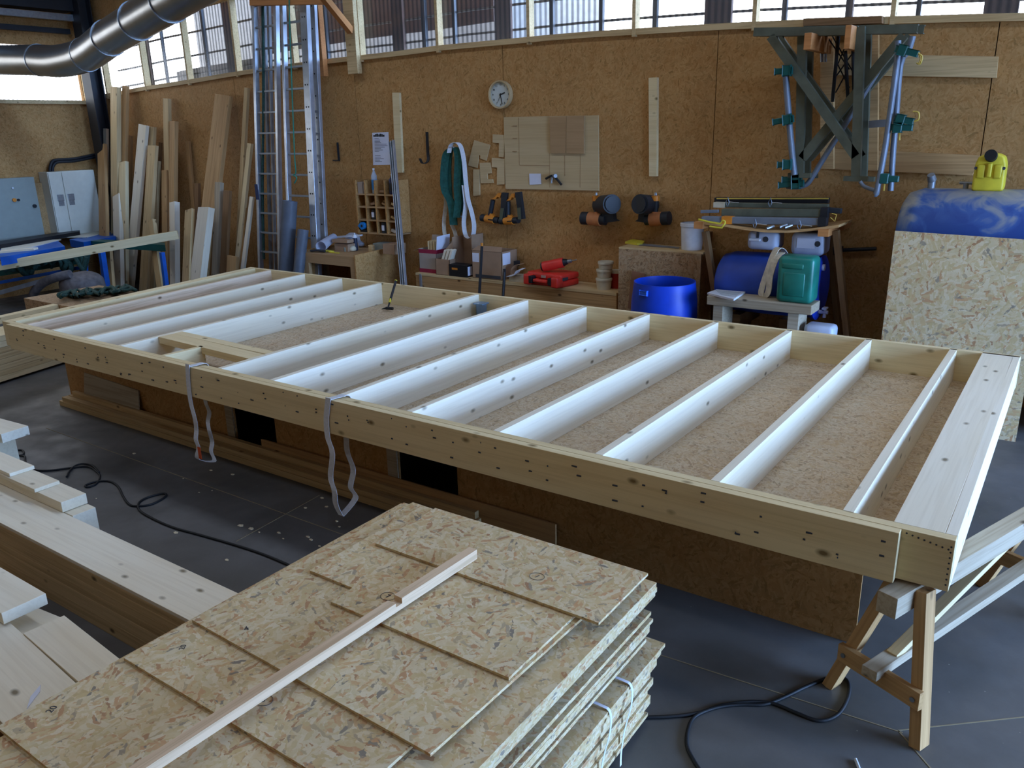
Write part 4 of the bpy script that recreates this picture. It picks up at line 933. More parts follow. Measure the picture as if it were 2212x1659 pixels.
for an, l, w_, nm in ((math.radians(90-72), .42, .012, 'hour_hand'), (math.radians(90-168), .68, .009, 'minute_hand'), (math.radians(90-205), .6, .003, 'second_hand')):
    a, b = V((c.x-math.cos(an)*rc*.1, YW-.036, c.z-math.sin(an)*rc*.1)), V((c.x+math.cos(an)*rc*l, YW-.036, c.z+math.sin(an)*rc*l)); bm = BM(); obox(bm, (a+b)/2, frame_of(a, b, (0, -1, 0)), ((a-b).length/2, w_/2, .0015)); link(nm, bm, M_black, t)
# plywood templates
g = 'plywood templates pinned to the wall'
TP = [((1024, 303), (1058, 313), (1050, 347), (1037, 342), (1038, 336), (1034, 335), (1031, 363), (1011, 357)),
      ((1064, 290), (1090, 292), (1088, 340), (1077, 339), (1078, 309), (1064, 308)), ((1036, 352), (1059, 351), (1061, 374), (1052, 375), (1053, 387), (1064, 387), (1065, 395), (1038, 396)),
      ((1062, 341), (1090, 343), (1090, 398), (1073, 399), (1074, 362), (1062, 361))]
TL = ['plywood template with a narrow slot, leftmost and tilted', 'inverted L-shaped plywood template partly behind the big board, upper one', 'small C-shaped plywood template with a nail hole', 'L-shaped plywood template left of the big board, lower one']
for p_, l_ in zip(TP, TL): wallbox('plywood_template', p_, .015, M_ply, l_, 'template', group=g)
wallbox('wood_strip', ((1022, 366), (1035, 366), (1036, 422), (1022, 423)), .02, M_ply, 'small plywood strip hanging below the templates', 'template')
# plywood board with frame of strips
t = thing('plywood_board', 'large square plywood board on the wall with faint pencil lines', 'board', tuple(oy(1190, 405, YW-.02)))
bm = BM(); poly(bm, [oy(x, y, YW-.02) for x, y in ((1088, 253), (1292, 249), (1293, 412), (1092, 408))], (0, .02, 0)); link('panel', bm, M_ply, t)
for (a, b) in (((1120, 254), (1122, 357)), ((1122, 357), (1187, 358)), ((1187, 330), (1188, 405)), ((1254, 334), (1253, 405)), ((1220, 335), (1220, 380))):
    beam('strip_line', oy(*a, YW-.021), oy(*b, YW-.021), .006, .003, M_tray, t, up=(0, -1, 0))
for (x_, y_) in ((1112, 272), (1112, 299), (1112, 327)): bm = BM(); a = oy(x_, y_, YW-.022); box(bm, (a.x-.03, a.y-.004, a.z-.005), (a.x+.03, a.y, a.z+.005)); link('peg', bm, M_tray, t)
wallbox('panel_sample', ((1187, 252), (1223, 251), (1222, 331), (1189, 331)), .02, M_tray, 'left of the two brown boards screwed on the plywood board', 'board', Y=YW-.024, group='brown boards on the plywood')
wallbox('panel_sample', ((1223.6, 251), (1261, 250), (1261, 332), (1223, 331)), .02, M_tray, 'right of the two brown boards screwed on the plywood board', 'board', Y=YW-.024, group='brown boards on the plywood')
wallbox('paper_note', ((1143, 375), (1168, 375), (1169, 398), (1144, 399)), .003, M_paper, 'small square white paper note pinned on the plywood board', 'paper', Y=YW-.024)
t = thing('hand_clamp', 'small metal hand tool hanging on the plywood board beside the note', 'tool', tuple(oy(1196, 395, 4.94)))
bm = BM(); tube(bm, [oy(1179, 386, 4.95), oy(1192, 380, 4.95), oy(1200, 384, 4.95), oy(1213, 399, 4.95)], .014, 8, sub=3); link('body', bm, M_dksteel, t, smooth=50)
bm = BM(); cyl(bm, oy(1196, 380, 4.96), oy(1200, 380, 4.9), .022, seg=12); link('knob', bm, M_alud, t); bm = BM(); tube(bm, [oy(1192, 382, 4.94), oy(1191, 396, 4.93)], .01, 8); link('screw', bm, M_steel, t)
# slings on a nail
t = thing('webbing_slings', 'bundle of dark green webbing slings hanging on a nail', 'strap', tuple(oy(980, 480, 4.92)), None)
for pts, w_, Y in ((((978, 318), (965, 332), (960, 370), (961, 410), (975, 440), (980, 486)), .11, 4.90), (((985, 318), (990, 340), (988, 400), (990, 440), (986, 470)), .10, 4.88), (((990, 322), (998, 345), (1000, 400), (1000, 440), (1003, 470)), .06, 4.92), (((972, 322), (968, 360), (970, 420), (976, 450)), .09, 4.92)):
    bm = BM(); ribbon(bm, [oy(x_, y_, Y) for x_, y_ in pts], (1, .15, 0), w_, .018); link('sling', bm, M_tealr, t, smooth=40)
bm = BM(); tube(bm, [oy(986, 440, 4.9), oy(990, 462, 4.9), oy(1002, 468, 4.9), oy(1004, 440, 4.9)], .012, 6, sub=4); link('cord_end', bm, M_bluegrey, t)
t = thing('white_sling', 'long white webbing sling looped over the nail and hanging lowest', 'strap', tuple(oy(990, 520, 4.9)))
bm = BM(); ribbon(bm, [oy(x_, y_, 4.86) for x_, y_ in ((970, 330), (974, 314), (985, 308), (995, 316), (1002, 345), (1006, 390), (1011, 430), (1018, 455), (1024, 485), (1022, 508), (1015, 515), (1006, 508), (1002, 480), (1006, 440), (1002, 400))], (.75, .6, 0), .055, .006); link('webbing', bm, M_strap, t)
bm = BM(); ribbon(bm, [oy(x_, y_, 4.95) for x_, y_ in ((962, 410), (963, 440), (959, 480), (961, 508), (966, 524), (976, 524), (984, 512), (982, 500), (976, 486))], (.8, .6, 0), .05, .006); link('webbing', bm, M_straps, t)
bm = BM(); cyl(bm, oy(980, 318, YW), oy(980, 318, 4.8), .009, seg=8); single('nail', bm, M_steel, 'nail carrying the webbing slings', 'nail')
# nail guns
def brad(dx, dy, tilt, label):
    """strip nailer hanging by its magazine; drawn at the left gun's place, shifted and tilted"""
    t = thing('strip_nailer', label, 'nail gun', tuple(oy(1070+dx, 485+dy, 4.9)), 'strip nail guns on the wall')
    cx_, cy_ = 1070, 480
    def q(x_, y_, Y=4.9):
        X_, Y_ = x_-cx_, y_-cy_; c_, s_ = math.cos(tilt), math.sin(tilt); return oy(cx_+X_*c_-Y_*s_+dx, cy_+X_*s_+Y_*c_+dy, Y)
    def cap(a, b, r_, m, nm, fl_=.8): bm = BM(); tube(bm, [q(*a), q(*b)], r_, 14, flat=fl_, upv=None); link(nm, bm, m, t, smooth=50)
    cap((1051, 472), (1069, 475), .062, M_or, 'housing'); cap((1041, 470), (1052, 472), .055, M_gunbk, 'end_cap'); cap((1069, 475), (1079, 476), .05, M_gunbk, 'nose')
    cap((1059, 464), (1065, 432), .034, M_gunbk, 'handle'); cap((1064, 462), (1060, 470), .04, M_or, 'handle_root')
    bm = BM(); poly(bm, [q(1060, 431, 4.87), q(1068, 426, 4.87), (q(1076, 417, 4.87)), q(1082, 420, 4.87), q(1080, 427, 4.87), q(1074, 425, 4.87), q(1070, 430, 4.87)], (0, .06, 0)); link('handle_bridge', bm, M_or, t)
    bm = BM(); poly(bm, [q(1083, 416, 4.86), q(1094, 417, 4.86), (q(1090, 476, 4.86)), q(1080, 475, 4.86)], (0, .05, 0)); link('magazine', bm, M_gunbk, t)
    bm = BM(); poly(bm, [q(1081, 450, 4.85), q(1088, 450, 4.85), q(1084, 476, 4.85), q(1078, 474, 4.85)], (0, .015, 0)); link('magazine_plate', bm, M_gunmag, t)
    bm = BM(); a, b = q(1054, 474, 4.838), q(1066, 475.5, 4.838); obox(bm, (a+b)/2, frame_of(a, b, (0, -1, 0)), ((a-b).length/2, .007, .002)); link('badge', bm, M_black, t)
brad(0, 0, 0, 'black and orange strip nail gun hanging below the board, left one of the pair')
brad(42, 1, -.2, 'black and orange strip nail gun hanging tilted below the board, right one of the pair')
def coil(dx, mirror, label):
    s_ = -1 if mirror else 1; c0 = 1300
    t = thing('coil_nailer', label, 'nail gun', tuple(oy(c0+dx, 488, 4.9)), 'coil nail guns on the wall')
    def q(x_, y_, Y=4.88): return oy(c0+dx+s_*(x_-c0), y_, Y)
    def cap(a, b, r_, m, nm): bm = BM(); tube(bm, [q(*a), q(*b)], r_, 14); link(nm, bm, m, t, smooth=50)
    cap((1273, 472), (1298, 474), .075, M_ord, 'housing'); cap((1258, 471), (1273, 472), .073, M_gunbk, 'end_cap'); cap((1298, 474), (1309, 475), .06, M_gunbk, 'nose')
    cap((1289, 460), (1288, 434), .034, M_gunbk, 'handle'); cap((1290, 466), (1289, 457), .04, M_ord, 'handle_root'); cap((1288, 434), (1288, 423), .045, M_or, 'handle_end')
    bm = BM(); cyl(bm, q(1288, 422), q(1288, 416), .018, .012, 10); link('air_fitting', bm, M_steel, t)
    bm = BM(); cyl(bm, q(1298, 443, 4.95), q(1322, 441, 4.72), .105, seg=28); link('coil_drum', bm, M_gunbk, t, smooth=50)
    bm = BM(); cyl(bm, q(1322, 441, 4.719), q(1323, 441, 4.712), .085, seg=28); link('drum_lid', bm, M_dksteel, t, smooth=50)
    bm = BM(); poly(bm, [q(1300, 456, 4.85), q(1324, 454, 4.85), q(1326, 474, 4.85), q(1333, 478, 4.85), q(1310, 481, 4.85), q(1300, 476, 4.85)], (0, .07, 0)); link('feed_frame', bm, M_gunbk, t)
coil(0, False, 'dusty orange coil nail gun with its drum on the right')
coil(104, True, 'dusty orange coil nail gun with its drum on the left')
# ------------------------------------------------------------------ desk with pigeonhole shelf
dY = 4.1; dl, drt = oy(655, 551, dY), oy(766, 561, dY); dz = .985
t = thing('osb_desk', 'strand-board desk box with a dark opening, standing at the wall under the pigeonhole shelf', 'desk', ((dl.x+drt.x)/2, 4.55, 0))
t['category'] = 'desk'; t.name = 'standing_desk'
bm = BM(); box(bm, (dl.x, dY, dz-.035), (drt.x, 4.98, dz)); link('desk_top', bm, M_tray, t)
bm = BM(); poly(bm, [(drt.x, dY-.01, 0), (drt.x, 4.98, 0), (drt.x, 4.98, dz+.05), (drt.x, dY-.01, dz+.03)], (.02, 0, 0)); link('side_panel', bm, M_wallx, t)
bm = BM(); box(bm, (dl.x-.02, dY-.01, 0), (dl.x, 4.98, dz+.03)); link('side_panel', bm, M_wallx, t)
for x0_, x1_ in ((dl.x, dl.x+.09), (drt.x-.09, drt.x)):
    bm = BM(); box(bm, (x0_, dY, 0), (x1_, dY+.05, dz-.035)); link('front_post', bm, M_tray, t)
bm = BM(); box(bm, (dl.x+.09, dY, dz-.13), (drt.x-.09, dY+.03, dz-.035)); link('front_rail', bm, M_tray, t)
bm = BM(); box(bm, (dl.x, 4.9, 0), (drt.x, 4.92, dz-.04)); link('back_panel', bm, M_wall, t)
# pigeonholes
pY = 4.72; gx0 = [768, 788.5, 809, 830, 850]; gx1 = [775, 795, 816, 837, 858]; gy = [393, 421, 448.5, 477, 505]
t = thing('pigeonhole_shelf', 'strand-board pigeonhole shelf with sixteen compartments mounted on the wall', 'shelf', tuple(oy(815, 505, 4.86)))
def pgp(i, j_): f_ = j_/4; return oy(gx0[i]+(gx1[i]-gx0[i])*f_, gy[j_]+(i-2)*.3, pY)
for i in range(5):
    bm = BM(); a, b = pgp(i, 0), pgp(i, 4); box(bm, (b.x-.01, pY, b.z), (b.x+.01, 4.99, a.z+.02)); link('upright', bm, M_wallx, t)
for j_ in range(5):
    a, b = pgp(0, j_), pgp(4, j_); z_ = (a.z+b.z)/2
    if j_: bm = BM(); box(bm, (pgp(0, 4).x, pY+.002, z_-.009), (pgp(4, 4).x, 4.99, z_+.009)); link('shelf_board', bm, M_tray, t)
bm = BM(); a, b = pgp(0, 4), pgp(4, 0); box(bm, (a.x, 4.975, a.z), (b.x, 4.99, b.z-.02)); link('back_board', bm, M_dk, t)
def pz(j_): return (pgp(0, j_).z+pgp(4, j_).z)/2+.0095
def cellx(i): return (pgp(i, 4).x+pgp(i+1, 4).x)/2
def bottle(name, x, y, z, r_, h, mat, label, cat='bottle', cap=M_white, lab=None, neck=.35):
    t = thing(name, label, cat, (x, y, z)); bm = BM(); lathe(bm, (x, y, z), [(r_*.9, 0), (r_, .01), (r_, h*.7), (r_*neck, h*.88), (r_*neck, h*.93)], seg=18); link('body', bm, mat, t, smooth=40)
    bm = BM(); cyl(bm, (x, y, z+h*.93), (x, y, z+h), r_*neck*1.15, seg=12); link('cap', bm, cap, t)
    if lab: bm = BM(); cyl(bm, (x, y, z+h*.15), (x, y, z+h*.55), r_*1.01, seg=18); link('label_band', bm, lab, t, smooth=40)
    return t
bottle('water_bottle', cellx(1), 4.82, pz(1), .04, .33, M_glassb, 'clear plastic bottle with blue liquid standing in the top row of pigeonholes', cap=M_white, lab=M_tapeb)
bottle('spray_can', cellx(3)-.01, 4.80, pz(1), .05, .26, plain('navy_can', '#24264a', .4), 'dark navy bottle in the top right pigeonhole', 'bottle', cap=M_white, lab=M_gunbk)
def can(x, j_, r_, h, lab, label): 
    t = thing('black_can', label, 'can', (x, 4.79, pz(j_))); bm = BM(); cyl(bm, (x, 4.79, pz(j_)), (x, 4.79, pz(j_)+h), r_, seg=20); link('body', bm, M_gunbk, t, smooth=40)
    bm = BM(); box(bm, (x-.022, 4.79-r_-.002, pz(j_)+h*.25), (x+.022, 4.79-r_*.88, pz(j_)+h*.75)); link('paper_label', bm, M_paper, t)
can(cellx(1), 3, .045, .13, 0, 'black can with a white label in the second column of pigeonholes')
can(cellx(2), 4, .055, .14, 0, 'larger black can with a white label in the bottom row of pigeonholes')
t = thing('tape_dispenser', 'cyan tape dispenser in the bottom left pigeonhole', 'dispenser', (cellx(0), 4.76, pz(4)))
bm = BM(); cyl(bm, (cellx(0), 4.70, pz(4)+.085), (cellx(0), 4.75, pz(4)+.085), .05, seg=20); link('body', bm, M_tapeb, t, smooth=40)
bm = BM(); poly(bm, [(cellx(0)-.09, 4.71, pz(4)+.08), (cellx(0)-.03, 4.71, pz(4)+.04), (cellx(0)-.03, 4.71, pz(4)+.13)], (0, .03, 0)); link('cutter', bm, M_tapeb, t)
bm = BM(); cyl(bm, (cellx(0), 4.697, pz(4)+.085), (cellx(0), 4.70, pz(4)+.085), .018, seg=12); link('hub', bm, M_black, t)
bm = BM(); box(bm, (cellx(0)-.06, 4.74, pz(4)), (cellx(0)+.06, 4.96, pz(4)+.03)); single('black_box', bm, M_black, 'flat black box beneath the cyan tape dispenser', 'box')
bm = BM(); box(bm, (cellx(0)-.07, 4.75, pz(1)), (cellx(0)+.02, 4.96, pz(1)+.15)); box(bm, (cellx(0)+.025, 4.76, pz(1)), (cellx(0)+.07, 4.96, pz(1)+.12)); single('paper_packs', bm, [M_cardg], 'pale packs in the top left pigeonhole', 'pack')
random.seed(21)
for (i, j_, m, nm, nk) in ((1, 2, M_card, 'crumpled brown part', 'offcut'), (2, 2, M_tray, 'flat brown pieces', 'offcut'), (3, 2, M_pine, 'wood scraps', 'offcut'), (3, 3, M_rough, 'wooden wedges', 'wedge'), (2, 1, M_card, 'folded cardboard', 'cardboard'), (3, 4, M_white, 'white brackets', 'bracket')):
    bm = BM()
    for q in range(3):
        x_ = cellx(i)+random.uniform(-.035, .035); a = V((x_, 4.80+q*.05, pz(j_)+.02+.022*q)); an = random.uniform(-.7, .7)
        obox(bm, a+V((0, 0, .012)), (V((math.cos(an), 0, math.sin(an)*.5)).normalized(), V((0, 1, 0)), V((math.cos(an), 0, math.sin(an)*.5)).normalized().cross(V((0, 1, 0)))), (random.uniform(.03, .045), .02, random.uniform(.012, .02)))
    single(nm.replace(' ', '_'), bm, m, '%s in a pigeonhole, column %s row %s' % (nm, ['one', 'two', 'three', 'four'][i], ['one', 'two', 'three', 'four'][j_-1]), nk)
# on the desk
def ondesk(x_, y_): return oz(x_, y_, dz)
a, b = ondesk(690, 543), ondesk(722, 512); 
t = thing('paper_roll', 'rolled white paper sheet lying aslant on the strand-board desk', 'paper', tuple(a))
bm = BM(); a1, b1 = oy(693, 533, 4.2), oy(721, 512, 4.62); cyl(bm, a1, b1, .072, .052, 24, caps=False); bmesh.ops.solidify(bm, geom=bm.faces[:], thickness=.002); link('sheet', bm, M_paper, t, smooth=50)
t = thing('scissors', 'yellow-handled scissors lying at the front edge of the strand-board desk', 'scissors', tuple(ondesk(712, 546)))
p = ondesk(708, 544)
for q in ((0, 0), (.075, -.01)):
    bm = BM(); tube(bm, [p+V((q[0]+math.cos(t_)*.04, q[1]+math.sin(t_)*.035, .012)) for t_ in [2*math.pi*k_/14 for k_ in range(14)]], .009, 6, closed=True); link('handle_ring', bm, M_yellow, t, smooth=60)
bm = BM(); box(bm, (p.x+.10, p.y-.05, dz), (p.x+.26, p.y-.025, dz+.01)); link('blade', bm, M_yellow, t)
t = thing('plane_tool', 'dark flat hand tool lying before the paper roll on the desk', 'tool', tuple(ondesk(685, 545)))
bm = BM(); a = ondesk(672, 545); b = ondesk(702, 546); tube(bm, [a+V((0, 0, .02)), (a+b)/2+V((0, 0, .03)), b+V((0, 0, .02))], .022, 8, flat=.7); link('body', bm, M_gunbk, t, smooth=60)
p = ondesk(772, 541)
t = thing('sealant_cartridge', 'black and white sealant cartridge standing on the desk', 'cartridge', (p.x, p.y, dz)); p = V((p.x-.03, p.y+.0, dz))
bm = BM(); cyl(bm, p, p+V((0, 0, .17)), .032, seg=18); link('body', bm, plain('navy_label', '#252a3c', .5), t, smooth=40)
bm = BM(); cyl(bm, p+V((0, 0, .17)), p+V((0, 0, .21)), .034, .026, 18); cyl(bm, p+V((0, 0, .21)), p+V((0, 0, .235)), .012, .008, 10); link('nozzle', bm, M_white, t, smooth=40)
bm = BM(); box(bm, (p.x-.002, p.y-.034, p.z+.03), (p.x+.018, p.y-.031, p.z+.09)); link('white_patch', bm, M_white, t)
def carton(px0, px1, Y, h, dpt, mat, label, name='cardboard_box', zb_=None, tape=None):
    a, b = oy(px0, 540, Y), oy(px1, 540, Y); z_ = dz if zb_ is None else zb_
    bm = BM(); box(bm, (a.x, Y, z_), (b.x, Y+dpt, z_+h), bev=.003); return single(name, bm, mat, label, 'box', smooth=False)
carton(723, 752, 4.42, .10, .2, M_card, 'small cardboard box on the desk right of the paper roll')
bm = BM(); a = oy(724, 519, 4.45); b = oy(757, 521, 4.45); obox(bm, (a+b)/2, frame_of(a, b), ((a-b).length/2, .06, .02)); single('cardboard_piece', bm, M_card, 'flat cardboard piece lying on the small desk box', 'cardboard')
carton(806, 826, 4.66, .10, .22, M_gbox, 'low grey carton on the desk under the pigeonholes')
carton(827, 852, 4.5, .13, .22, M_card, 'brown cardboard box with dots at the right end of the desk')
carton(796, 804, 4.56, .09, .05, M_rough, 'small wooden block standing on the desk', 'wooden_block')
bm = BM(); a, b = oy(728, 512, 4.7), oy(781, 508, 4.75); obox(bm, (a+b)/2, frame_of(a, b), ((a-b).length/2, .03, .012)); single('white_lath', bm, M_white, 'thin white lath lying at the back of the desk', 'lath')
blob('plastic_sheet', (oy(752, 515, 4.75).x, 4.82, dz+.055), (.2, .09, .1), M_whitem, 'crumpled clear plastic sheet at the back of the desk', 'plastic sheet', .5, 3, 4)
blob('masking_tape', (ondesk(787, 538).x, 4.5, dz+.03), (.05, .05, .045), M_cream, 'beige tape roll on the desk beside the cartridge', 'tape', .02, 3, 2)
bm = BM(); p = ondesk(748, 543); cyl(bm, p, p+V((0, 0, .055)), .032, seg=14); single('tin', bm, M_gbox, 'small grey tin on the desk before the cardboard box', 'tin', smooth=40)
# ------------------------------------------------------------------ timber ledge and what stands on it
lz, lY = .768, 4.55
lx0, lx1 = oy(898, 590, lY).x, oy(1332, 630, lY).x
t = thing('timber_ledge', 'low boxed timber ledge running along the wall behind the frame', 'ledge', ((lx0+lx1)/2, 4.77, 0))
bm = BM(); box(bm, (lx0, lY-.005, lz-.03), (lx1, 4.985, lz)); link('ledge_top', bm, M_rough, t)
bm = BM(); box(bm, (lx0, lY, 0), (lx1, lY+.04, lz-.03)); link('front_board', bm, M_warm, t)
for x_ in (lx0, lx1-.04): bm = BM(); box(bm, (x_, lY+.04, 0), (x_+.04, 4.985, lz-.03)); link('end_board', bm, M_warm, t)
bm = BM(); a, b = oy(904, 590, lY-.02), oy(910, 615, lY-.02); box(bm, (a.x, lY-.012, .3), (b.x, lY-.001, lz-.01)); single('steel_strip', bm, M_alu, 'bright metal strip on the left end of the timber ledge', 'strip')
def openbox(name, label, x0, x1, y0, y1, z0, h, mat, flaps, m2=None, th=.005):
    t = thing(name, label, 'box', ((x0+x1)/2, (y0+y1)/2, z0)); bm = BM()
    box(bm, (x0, y0, z0), (x1, y1, z0+th)); box(bm, (x0, y0, z0), (x1, y0+th, z0+h)); box(bm, (x0, y1-th, z0), (x1, y1, z0+h)); box(bm, (x0, y0, z0), (x0+th, y1, z0+h)); box(bm, (x1-th, y0, z0), (x1, y1, z0+h)); link('carton', bm, mat, t)
    for pts, m in flaps:
        bm = BM(); P_ = [V(p) for p in pts]; nrm_ = (P_[1]-P_[0]).cross(P_[2]-P_[0]).normalized()*th; poly(bm, P_, nrm_); link('flap', bm, m, t)
    return t
Y0 = 4.62
X = lambda px, Y=Y0: oy(px, 570, Y).x
a, b = X(906), X(941)
t = openbox('printed_carton', 'open white and wine-red carton holding wooden slats, leftmost on the ledge', a, b+.02, Y0, Y0+.26, lz, .30, M_cardg, [(((b+.02, Y0, lz+.3), (b+.02, Y0+.26, lz+.3), (b+.04, Y0+.26, lz+.48), (b+.04, Y0, lz+.47)), M_paper), (((a, Y0+.25, lz+.3), (b, Y0+.25, lz+.3), (b, Y0+.29, lz+.45), (a, Y0+.29, lz+.45)), M_cardg), (((a, Y0, lz+.3), (a, Y0+.25, lz+.3), (a-.09, Y0+.25, lz+.27), (a-.09, Y0, lz+.27)), M_card)])
for z0_, z1_ in ((0, .05), (.25, .30)):
    bm = BM(); box(bm, (a-.001, Y0-.001, lz+z0_), (b+.021, Y0+.261, lz+z1_)); 
    bmesh.ops.delete(bm, geom=[f for f in bm.faces if abs(f.normal.z) > .9], context='FACES'); link('printed_stripe', bm, M_wine, t)
for i, px in enumerate((922, 928, 934)):
    x_ = X(px); bm = BM(); box(bm, (x_-.012, Y0+.05, lz+.02), (x_+.006, Y0+.2, lz+.40)); single('wood_offcut', bm, M_pine, 'short wooden slat sticking out of the printed carton, %s one' % ['left', 'middle', 'right'][i], 'slat', 'slats in the printed carton')
a, b = X(942, 4.58), X(972, 4.58)
openbox('small_carton', 'small brown carton holding slanted pale wood pieces on the ledge', a, b, 4.57, 4.70, lz, .20, M_card, [])
for i in range(3):
    p_ = oy(957+i*7, 565, 4.63); d_ = V((.38, .0, .9)).normalized(); bm = BM(); obox(bm, p_+d_*.07+V((0, 0, -.03)), (d_, V((0, 1, 0)), d_.cross(V((0, 1, 0)))), (.13, .045, .014)); single('pale_block', bm, M_pale, 'pale slanted wood piece standing in the small brown carton, %s one' % ['left', 'middle', 'right'][i], 'offcut', 'pale pieces in the small carton')
a, b = X(969, 4.56), X(1008, 4.56)
t = thing('black_carton', 'black carton with an orange stripe on the ledge', 'box', ((a+b)/2, 4.65, lz)); bm = BM(); box(bm, (a, 4.56, lz), (b, 4.71, lz+.15), bev=.003); link('carton', bm, M_black, t)
bm = BM(); box(bm, (a+.05, 4.557, lz+.085), (a+.14, 4.559, lz+.11)); link('orange_stripe', bm, M_or, t); bm = BM(); box(bm, (b+.0005, 4.575, lz+.02), (b+.002, 4.69, lz+.13)); link('white_label', bm, M_paper, t)
a, b = oy(982, 560, 4.78).x, oy(1022, 560, 4.78).x
t = thing('open_carton', 'tall brown carton lying open towards the viewer behind the black carton', 'box', ((a+b)/2, 4.84, lz))
bm = BM(); box(bm, (a, 4.965, lz), (b+.02, 4.98, lz+.5)); box(bm, (a, 4.74, lz+.0), (a+.008, 4.965, lz+.46)); box(bm, (b+.01, 4.74, lz), (b+.02, 4.965, lz+.5)); link('carton', bm, M_card, t)
bm = BM(); poly(bm, [(a, 4.74, lz+.4), (a-.09, 4.70, lz+.30), (a-.05, 4.72, lz+.1), (a, 4.74, lz+.15)], (0, .004, 0)); link('flap', bm, M_card, t)
a, b = oy(1022, 570, 4.62).x, oy(1083, 570, 4.62).x; bb = oy(1105, 570, 4.9).x
t = openbox('large_carton', 'large brown carton with two white labels in the middle of the ledge', a, b+.02, 4.6, 4.93, lz, .34, M_card, [(((a, 4.6, lz+.34), (b+.02, 4.6, lz+.34), (b+.02, 4.62, lz+.40), (a+.1, 4.62, lz+.40)), M_card)])
for x0_, z0_ in ((a+.01, .2),): bm = BM(); box(bm, (x0_, 4.597, lz+z0_), (x0_+.1, 4.599, lz+z0_+.11)); link('white_label', bm, M_paper, t)
bm = BM(); box(bm, (b+.0205, 4.62, lz+.18), (b+.022, 4.78, lz+.32)); link('white_label', bm, M_paper, t)
bm = BM(); box(bm, (a+.05, 4.597, lz+.012), (b, 4.599, lz+.05)); link('print_band', bm, M_ink, t)
bm = BM(); box(bm, (b+.021, 4.85, lz+.14), (b+.06, 4.93, lz+.2)); link('hand_hole', bm, M_ink, t)
# crowbars leaning on the ledge
for i, (xt, yt, xb, yb, m) in enumerate(((1041, 532, 1036, 625, 0), (1090, 588, 1087, 635, 0))):
    T = oy(xt, yt, 4.50); Bm = oy(xb, yb, 4.40); d = Bm-T; Bt = T+d*((T.z-.0)/(-d.z)); t = thing('iron_bar', ['longer black iron bar with an orange tip leaning on the ledge', 'shorter black iron bar leaning on the ledge'][i], 'bar', tuple(Bt), 'iron bars leaning on the ledge')
    bm = BM(); tube(bm, [Bt, T], .018, 8); link('shaft', bm, M_dksteel, t)
    bm = BM(); tube(bm, [T, T+V((.0, .0, .04))], .016, 8); link('tip', bm, M_or if i == 0 else M_dksteel, t)
a, b = oy(1106, 600, 4.66).x, oy(1128, 600, 4.66).x
t = thing('open_packet', 'small torn white packet left of the red case', 'packet', (a, 4.7, lz)); bm = BM(); box(bm, (a, 4.6, lz), (b+.06, 4.78, lz+.07)); link('body', bm, M_cream, t)
bm = BM(); ribbon(bm, [(a, 4.6, lz+.07), (a+.03, 4.6, lz+.075), (a+.10, 4.6, lz+.09), (a+.14, 4.6, lz+.15), (a+.2, 4.6, lz+.16)], (0, 1, .1), .12, .003); link('flap', bm, M_white, t)
bm = BM(); ribbon(bm, [(a+.02, 4.66, lz+.07), (a+.01, 4.68, lz+.14), (a+.05, 4.7, lz+.19), (a+.12, 4.7, lz+.2)], (0, 1, 0), .1, .003); link('flap', bm, M_card, t)
# red case
cA, cB = oy(1126, 600, 4.52), oy(1205, 610, 4.46); cxm = oy(1190, 590, 4.66)
t = thing('tool_case', 'bright red plastic tool case lying flat on the ledge, black latches in front', 'case', (cxm.x, 4.66, lz))
M_ = Matrix.Translation((cxm.x, 4.68, lz)) @ Matrix.Rotation(math.radians(-8), 4, 'Z')
def loc(bm): bmesh.ops.transform(bm, matrix=M_, verts=bm.verts); return bm
def rb(bm, lo, hi, bev, seg=3):
    g = bmesh.ops.create_cube(bm, size=1); 
    for v in g['verts']: v.co = V([lo[i]+(v.co[i]+.5)*(hi[i]-lo[i]) for i in range(3)])
    bmesh.ops.bevel(bm, geom=list({e for v in g['verts'] for e in v.link_edges}), offset=bev, segments=seg, affect='EDGES', profile=.5); return bm
W2, D2 = .26, .19
bm = BM(); rb(bm, (-W2, -D2+.04, .0), (W2, D2, .075), .022); link('case_base', loc(bm), M_red, t, smooth=40)
bm = BM(); rb(bm, (-W2, -D2+.04, .078), (W2, D2, .15), .022); link('case_lid', loc(bm), M_red, t, smooth=40)
for x_ in (-W2+.05, W2-.05): bm = BM(); rb(bm, (x_-.05, -D2-.03, .005), (x_+.05, -D2+.09, .13), .02); link('corner_bumper', loc(bm), M_red, t, smooth=40)
bm = BM(); rb(bm, (-.11, -D2-.03, .045), (.11, -D2+.03, .085), .015); rb(bm, (-.11, -D2-.03, .045), (-.075, -D2+.06, .085), .012); rb(bm, (.075, -D2-.03, .045), (.11, -D2+.06, .085), .012); link('handle', loc(bm), M_red, t, smooth=40)
for x_ in (-.145, .145): bm = BM(); rb(bm, (x_-.025, -D2-.035, .03), (x_+.025, -D2+.045, .115), .008); link('latch', loc(bm), M_black, t)
bm = BM(); box(bm, (-.035, -D2+.036, .095), (.035, -D2+.04, .125)); link('badge', loc(bm), M_cardg, t); bm = BM(); box(bm, (W2-.001, -.12, .08), (W2+.002, -.02, .115)); link('side_label', loc(bm), M_ink, t)
